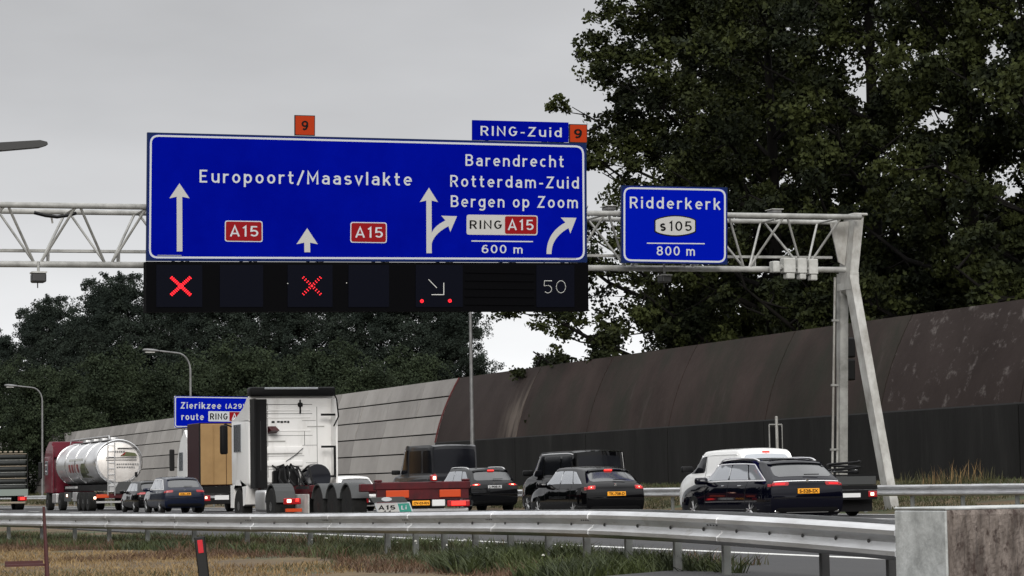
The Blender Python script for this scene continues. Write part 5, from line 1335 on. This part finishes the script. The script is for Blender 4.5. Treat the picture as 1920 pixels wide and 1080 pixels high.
for sg in (-1, 1):
    a = sg * .45; MB().box(a - .06, a + .06, -3.4, 1.0, .72, .96).build('chassis_beam', 'chassis_maroon', tt)
    mb = MB(); arc = [(-2.3 + .58 * math.cos(R(t)), .5 + .58 * math.sin(R(t))) for t in range(10, 171, 16)]; arc2 = [(-2.3 + .62 * math.cos(R(t)), .5 + .62 * math.sin(R(t))) for t in range(170, 9, -16)]
    mb.prism(arc + arc2, min(sg * .7, sg * 1.25), max(sg * .7, sg * 1.25), 'X'); mb.build('mudguard', 'mudguard', tt)
MB().rbox(-.55, .05, -.55, -.12, 1.0, 1.55, .08, 2).build('air_tank', 'plastic_black', tt); 
random.seed(2)
for k in range(7):
    x0 = -.6 + k * .14; pts = [(x0, -.1, 1.4 + random.uniform(-.1, .25)), (x0 + random.uniform(-.1, .1), -.6, 1.65 + random.uniform(-.2, .1)), (x0 + random.uniform(-.1, .1), -1.1, 1.25), (x0, -1.4, 1.05)]
    MB().tube(pts, .028, 5).build('air_line', 'plastic_black', tt)
mb = MB(); mb.lathe([(-.5, .02), (-.5, .38), (-.12, .40), (-.12, .02)], 20, 'Y', (.62, 0, 1.28)); mb.build('spare_drum', 'paint_blueblack', tt, smooth=40)
MB().rbox(-1.05, -.62, -.95, -.35, .62, 1.0, .04, 1).build('battery_box', 'plastic_black', tt)
MB().tube([(-.2, -.1, 1.75), (.1, -.1, 1.95), (.3, -.09, 2.12)], .012, 5).build('air_line', 'mudguard', tt)
MB().tube([(-.28, -.7, 1.0), (-.28, -.7, 1.45)], .03, 6).build('valve', 'chrome', tt)
mb = MB(); mb.lathe([(.96, .1), (.96, .5), (1.04, .48), (1.04, .1)], 20, 'Z', (0, -2.2, 0)); mb.build('fifth_wheel', 'plastic_black', tt)
MB().rbox(-1.2, -.72, -3.5, -3.40, .55, .72, .02, 1).build('tail_light', 'tail_red', tt); MB().rbox(.72, 1.2, -3.5, -3.40, .55, .72, .02, 1).build('tail_light', 'tail_red', tt)
MB().rbox(-1.12, -1.0, -3.52, -3.501, .60, .69, .02, 1).build('lamp_core', 'tail_core', tt); MB().rbox(-.88, -.79, -3.52, -3.501, .62, .70, .02, 1).build('lamp_core', 'tail_lit', tt)
MB().box(-1.15, -.7, -3.5, -3.42, .35, .44).build('reflector_strip', 'indicator_orange', tt)
MB().rbox(-1.25, -.98, -1.6, -.55, .35, .95, .08, 3).build('fuel_tank', 'alu', tt, smooth=50)

# ------------------------------------------------------------------ maroon container chassis
xr, yr = spot(788, 62.6); tc_ = thing('container_trailer', 'empty maroon container chassis trailer with orange rear reflectors coupled to the white truck', 'trailer', (xr, yr, 0))
for sg in (-1, 1):
    MB().box(sg * .48 - .07, sg * .48 + .07, .18, 12.4, .80, 1.03).build('main_beam', 'chassis_maroon', tc_)
for y in (1.3, 5.9, 9.2, 12.2): MB().rbox(-1.22, 1.22, y, y + .22, .86, 1.06, .02, 1).build('cross_beam', 'chassis_maroon', tc_)
MB().rbox(-1.25, 1.25, 0, .2, .90, 1.09, .02, 1).build('rear_beam', 'chassis_maroon', tc_)
for x in (-1.15, 1.15): MB().rbox(x - .09, x + .09, .01, .19, 1.091, 1.15, .02, 1).build('twist_lock', 'chassis_maroon', tc_)
for (a, b) in ((-.98, -.38), (.42, .98)): MB().rbox(a, b, -.025, -.001, .70, .885, .01, 1).build('rear_marker', 'indicator_orange', tc_)
MB().box(-1.2, 1.2, .02, .12, .66, .898).build('rear_panel', 'chassis_maroon', tc_)
MB().rbox(.62, 1.22, -.03, .019, .46, .62, .02, 1).build('tail_light', 'tail_red', tc_); MB().rbox(-1.22, -.7, -.03, .019, .46, .62, .02, 1).build('tail_light', 'tail_red', tc_)
MB().rbox(.72, 1.1, -.045, -.0305, .49, .59, .02, 1).build('lamp_glow', 'tail_lit', tc_)
MB().rbox(-.30, .16, -.03, .0, .50, .62, .01, 1).build('number_plate', 'plate_yellow', tc_)
vs, fs = text_poly('OV-03-RN', .03, 1.0); k = .4 / max(v[0] for v in vs); mb = MB(); mb.add([(-.27 + a * k, -.032, .53 + b * .09) for a, b in vs], fs); mb.build('lettering', 'sign_black', [o for o in tc_.children if o.name.startswith('number_plate')][0], fixn=False)
MB().rbox(.22, .56, -.03, .0, .48, .64, .01, 1).build('white_plate', 'plate_white', tc_)
MB().rbox(-1.2, 1.2, .02, .12, .28, .42, .02, 1).build('under_run_bar', 'alu', tc_)
mb = MB(); mb.rbox(.20, .36, -.05, .1, 1.10, 1.26, .03, 2); mb.build('warning_lamp', 'tail_red', tc_); MB().rbox(.24, .32, -.06, -.0505, 1.14, 1.22, .02, 1).build('lamp_core', 'tail_core', tc_)
for y in (2.5, 3.82, 5.14):
    for sg in (-1, 1):
        wheel(tc_, sg * 1.04, y, .5, .40, sg, 'plastic_black', True)
        mb = MB(); arc = [(y + .56 * math.cos(R(t)), .5 + .56 * math.sin(R(t))) for t in range(20, 161, 14)]; arc2 = [(y + .60 * math.cos(R(t)), .5 + .60 * math.sin(R(t))) for t in range(160, 19, -14)]
        mb.prism(arc + arc2, min(sg * .8, sg * 1.27), max(sg * .8, sg * 1.27), 'X'); mb.build('mudguard', 'mudguard', tc_, smooth=40)
MB().rbox(-1.33, -1.29, 5.8, 7.3, .30, .82, .01, 1).build('side_board', 'grey_box', tc_)
MB().rbox(-1.22, -.8, 8.3, 9.1, .45, .85, .03, 1).build('storage_box', 'grey_box', tc_)
for x in (-.6, .6): MB().box(x - .06, x + .06, 9.9, 10.02, .25, .86).build('landing_leg', 'chassis_maroon', tc_)

mat('box_maroon', (.022, .003, .005), .6, spec=.2); mat('olive_print', (.07, .08, .03), .5); mat('red_print', (.22, .03, .03), .5)
# ------------------------------------------------------------------ ochre box truck
xo, yo = spot(420, 113); to = thing('box_truck', 'box truck with an ochre rear and a white cab, half hidden behind the white truck', 'truck', (xo, yo, 0))
MB().rbox(-1.25, 1.25, .0, 2.3, 1.18, 4.0, .03, 1).build('cargo_box', 'box_maroon', to)
for (a, b) in ((-1.18, -.01), (.01, 1.18)): MB().rbox(a, b, -.05, -.001, 1.22, 3.95, .02, 1).build('rear_door', 'ochre', to)
for x in (-1.215, 1.215): MB().box(x - .034, x + .034, -.03, -.001, 1.18, 3.99).build('door_frame', 'plastic_black', to)
for x in (-.6, .6): MB().tube([(x, -.08, 1.3), (x, -.08, 3.9)], .02, 6).build('lock_rod', 'ochre', to)
mb = MB(); mb.prism([(2.5, .75), (2.5, 3.4), (2.95, 3.75), (3.75, 3.3), (4.45, 2.4), (4.55, .75)], -1.22, 1.22, 'X'); mb.build('cab', 'paint_white', to, smooth=25)
MB().rbox(-1.235, -1.222, 3.25, 4.05, 1.9, 2.75, .01, 1).build('side_window', 'glass_dark', to)
MB().rbox(-1.65, -1.42, 4.1, 4.25, 1.9, 2.9, .05, 2).build('door_mirror', 'plastic_black', to)
MB().box(-1.1, 1.1, .1, 2.5, .85, 1.15).build('chassis_frame', 'plastic_black', to)
MB().rbox(-1.2, 1.2, -.04, .06, .35, .62, .02, 1).build('bumper', 'plastic_black', to)
for sg in (-1, 1):
    MB().rbox(sg * .95 - .2, sg * .95 + .2, -.07, -.041, .5, .75, .02, 1).build('tail_light', 'tail_red', to)
    wheel(to, sg * 1.0, 1.3, .45, .45, sg, 'alu', True); wheel(to, sg * 1.05, 3.6, .45, .3, sg, 'alu', True)
MB().rbox(-1.0, -.9, -.08, -.0705, .6, .7, .02, 1).build('lamp_core', 'tail_core', to)
MB().box(-.55, .1, -.06, -.041, .55, .75).build('number_plate', 'plate_white', to)

# ------------------------------------------------------------------ tanker
xk, yk = spot(219, 131); tk = thing('tanker_trailer', 'polished silver tank trailer with a pyramid emblem on its side', 'trailer', (xk, yk, 0))
RZ = 1.14; CZ = 2.52
def sell(y, sc): return [(sc * RZ * 1.06 * math.cos(a), y, CZ + sc * RZ * math.sin(a)) for a in [2 * math.pi * k / 36 for k in range(36)]]
mb = MB(); rows_ = [(-.0, .90), (.02, .96), (.10, 1.0)] + [(k * 1.0, 1.0) for k in range(1, 12)] + [(11.4, 1.0), (11.55, .93), (11.62, .7)]
for (y, sc) in rows_: mb.v += sell(y, sc)
for i in range(len(rows_) - 1):
    for k in range(36): mb.f.append((i * 36 + k, i * 36 + (k + 1) % 36, (i + 1) * 36 + (k + 1) % 36, (i + 1) * 36 + k))
mb.f.append(tuple(range(36 * (len(rows_) - 1), 36 * len(rows_))))
mb.build('tank', 'tank_steel', tk, smooth=40)
mb = MB(); mb.v += sell(-.02, .90) + sell(-.10, .7) + sell(-.15, .35); mb.v.append((0, -.17, CZ))
for i in range(2):
    for k in range(36): mb.f.append((i * 36 + k, i * 36 + (k + 1) % 36, (i + 1) * 36 + (k + 1) % 36, (i + 1) * 36 + k))
for k in range(36): mb.f.append((72 + k, 72 + (k + 1) % 36, 108))
mb.build('tank_end', 'tank_end', tk, smooth=60)
for y in (-.02, 2.9, 5.8, 8.7, 11.4):
    a = sell(y, 1.0); mb = MB(); mb.tube([Vector(p) for p in a] + [Vector(a[0])], .04 if y > 0 else .055, 6); mb.build('tank_band', 'chrome', tk, smooth=50)
# walkway and rail on top
MB().box(-.35, .35, .3, 11.2, CZ + RZ + .03, CZ + RZ + .07).build('walkway', 'alu', tk)
MB().tube([(-.45, .2, CZ + RZ + .1), (-.45, .3, CZ + RZ + .25), (-.45, 11, CZ + RZ + .25), (-.45, 11.2, CZ + RZ + .05)], .03, 6).build('hand_rail', 'alu', tk)
for y in (1.4, 3.7, 6.0, 8.3): MB().lathe([(CZ + RZ + .07, .02), (CZ + RZ + .07, .28), (CZ + RZ + .2, .26), (CZ + RZ + .2, .02)], 14, 'Z', (0, y, 0)).build('manhole', 'alu', tk)
for x in (-.62, -.26): MB().tube([(x, -.22, .8), (x, -.22, 3.6)], .025, 6).build('ladder_rail', 'alu', tk)
for k in range(9): MB().tube([(-.62, -.22, 1.0 + k * .3), (-.26, -.22, 1.0 + k * .3)], .018, 5).build('ladder_rung', 'alu', tk)
MB().rbox(-.55, .85, -.12, .3, .95, 1.42, .04, 1).build('valve_cabinet', 'alu', tk)
# writing on the tank end
random.seed(4)
for (x0, x1, z0, h_) in ((-.25, .25, 3.02, .10), (-.15, .95, 2.38, .07), (-.15, .8, 2.22, .07)):
    x_ = x0; mb = MB()
    while x_ < x1: w_ = random.uniform(.05, .11); mb.box(x_, x_ + w_, -.185, -.17, z0 + random.uniform(0, .02), z0 + h_); x_ += w_ + .035
    mb.build('print_line', 'lamp_steel', tk)['kind'] = 'stuff'
for z0 in (2.62, 2.74): MB().box(-.7, .9, -.185, -.165, z0, z0 + .035).build('stripe', 'mudguard', tk)
MB().box(-.1, .9, -.19, -.16, 3.22, 3.27).build('stripe', 'plastic_black', tk)
MB().prism([(.05, 2.84), (.95, 2.84), (.8, 3.0), (.35, 3.06)], -.20, -.16, 'Y').build('emblem', 'olive_print', tk); MB().prism([(.05, 2.86), (.35, 3.07), (.25, 2.9)], -.205, -.2005, 'Y').build('emblem', 'sign_red', tk)
MB().prism([(-.35, .9), (.95, .9), (.75, 1.5), (-.05, 1.5)], -.24, -.13, 'Y').build('rear_cabinet', 'mudguard', tk)
MB().rbox(.8, .95, -.2, -.15, 1.75, 2.0, .02, 1).build('hazard_label', 'plastic_black', tk)
# side emblem: red letter bars and a green pyramid on the left flank
def on_flank(y, ang, off=.012): return (-(RZ * 1.06 + off) * math.cos(ang), y, CZ + (RZ + off) * math.sin(ang))
def flank_quad(y0, y1, a0, a1, m, name):
    mb = MB(); n = 4
    for i in range(n + 1):
        a = a0 + (a1 - a0) * i / n; mb.v += [on_flank(y0, a), on_flank(y1, a)]
    for i in range(n): mb.f.append((2 * i, 2 * i + 1, 2 * i + 3, 2 * i + 2))
    return mb.build(name, m, tk)
for k in range(4): flank_quad(5.0 + k * .75, 5.40 + k * .75, -.42, -.02, 'red_print', 'side_lettering')
mb = MB(); mb.add([on_flank(1.9, -.72, .015), on_flank(5.0, -.72, .015), on_flank(4.7, -.45), on_flank(2.4, -.45), on_flank(4.4, -.2), on_flank(2.7, -.2), on_flank(4.0, .0), on_flank(3.0, .0)], [(0, 1, 3, 2), (2, 3, 5, 4), (4, 5, 7, 6)]); mb.build('side_emblem', 'olive_print', tk)
flank_quad(3.6, 7.6, .12, .24, 'grey_box', 'side_lettering')
MB().box(-1.22, -1.1, 5.6, 8.6, 1.2, 1.32).build('side_guard', 'alu', tk)
MB().box(-.55, .55, .2, 12.6, 1.05, 1.38).build('chassis_frame', 'plastic_black', tk)
MB().rbox(-1.25, 1.25, -.12, .05, .66, .90, .02, 1).build('rear_beam', 'chassis_maroon', tk)
MB().rbox(-1.2, -.55, -.15, -.121, .68, .86, .02, 1).build('tail_light', 'indicator_orange', tk); MB().rbox(.7, 1.2, -.15, -.121, .68, .86, .02, 1).build('tail_light', 'indicator_orange', tk)
MB().rbox(-1.35, -1.22, -.17, -.1, .62, .75, .03, 2).build('lamp_core', 'tail_core', tk)
MB().rbox(-1.2, 1.2, -.1, .0, .40, .52, .02, 1).build('under_run_bar', 'alu', tk)
for y in (2.1, 3.4, 4.7):
    for sg in (-1, 1): wheel(tk, sg * 1.03, y, .5, .42, sg, 'alu', True)
MB().rbox(-1.2, -.7, 5.5, 6.6, .5, 1.0, .03, 1).build('storage_box', 'alu', tk)
MB().rbox(-1.22, -1.16, 7.0, 8.9, .5, 1.0, .01, 1).build('side_board', 'mudguard', tk)
MB().rbox(-1.27, -1.2, 7.9, 8.1, .75, .9, .03, 1).build('marker_lamp', 'tail_core', tk)
# its tractor
xa_ = tk.location; ta = thing('truck_tractor', 'dark red tractor cab pulling the silver tanker', 'truck', (xa_.x, xa_.y + 12.9, 0))
MB().rbox(-1.24, 1.24, 0, 2.2, .95, 3.1, .1, 3).build('cab', 'paint_maroon', ta, smooth=40)
mb = MB(); mb.prism([(-.3, 3.0), (-.3, 3.86), (.6, 3.9), (1.7, 3.5), (2.1, 3.05)], -1.22, 1.22, 'X'); mb.build('roof_fairing', 'paint_maroon', ta)
MB().prism([(0, 1.0), (-.6, 1.0), (-.6, 3.6), (0, 3.8)], -1.24, -1.19, 'X').build('side_deflector', 'paint_maroon', ta)
MB().rbox(-1.262, -1.235, 1.0, 1.8, 2.0, 2.8, .04, 1).build('side_window', 'glass_dark', ta)
MB().rbox(-1.62, -1.40, 1.9, 2.05, 1.8, 2.75, .05, 2).build('door_mirror', 'plastic_black', ta)
for y in (-2.6, 1.3):
    for sg in (-1, 1): wheel(ta, sg * 1.05, y, .5, .35, sg, 'alu', True)
MB().box(-.5, .5, -3.6, .8, .7, .98).build('chassis_frame', 'plastic_black', ta)
MB().rbox(-1.24, -.9, -1.6, -.3, .4, .95, .05, 2).build('fuel_tank', 'alu', ta)

# ------------------------------------------------------------------ load carrier at the far left
xq, yq = spot(10, 152); tq = thing('flatbed_truck', 'flatbed lorry stacked with dark layered bundles at the far left edge', 'truck', (xq, yq, 0))
MB().rbox(-1.25, 1.25, 0, 8, 1.0, 1.2, .02, 1).build('deck', 'wood_pale', tq)
MB().rbox(-1.25, 1.25, -.05, -.001, .85, 1.25, .01, 1).build('tail_board', 'greenish_board', tq)
for k in range(6):
    z = 1.24 + k * .37
    b = MB(); b.rbox(-1.16, 1.16, .06 + .03 * (k % 2), 6, z, z + .26, .09, 3); b.build('bundle', 'tarp_dark', tq, smooth=50)
    MB().box(-1.2, 1.2, .1, 6, z + .275, z + .32).build('batten', 'wood_pale' if k % 2 else 'galvanised_dull', tq)
for k in range(7): MB().rbox(-1.1 + k * .32, -.92 + k * .32, .2, .5, 3.47, 3.56, .02, 1).build('block', 'wood_pale', tq)
for x in (-1.22, 1.22): MB().box(x - .03, x + .03, .0, .08, 1.21, 3.4).build('stanchion', 'plastic_black', tq)
for sg in (-1, 1):
    MB().rbox(sg * .9 - .28, sg * .9 + .28, -.1, -.051, .55, .8, .02, 1).build('tail_light', 'tail_red', tq); MB().rbox(sg * .9 - .14, sg * .9 + .14, -.12, -.1005, .6, .75, .02, 1).build('lamp_glow', 'tail_lit', tq)
    wheel(tq, sg * 1.0, 1.5, .48, .45, sg, 'alu', True); wheel(tq, sg * 1.0, 2.9, .48, .45, sg, 'alu', True)
MB().rbox(-1.1, 1.1, -.08, .05, .38, .5, .02, 1).build('bumper', 'wood_pale', tq)
MB().box(-.5, .5, .2, 9.5, .75, .99).build('chassis_frame', 'plastic_black', tq)
MB().rbox(-1.24, 1.24, 8.3, 10.3, .8, 3.0, .12, 3).build('cab', 'paint_grey', tq, smooth=40)
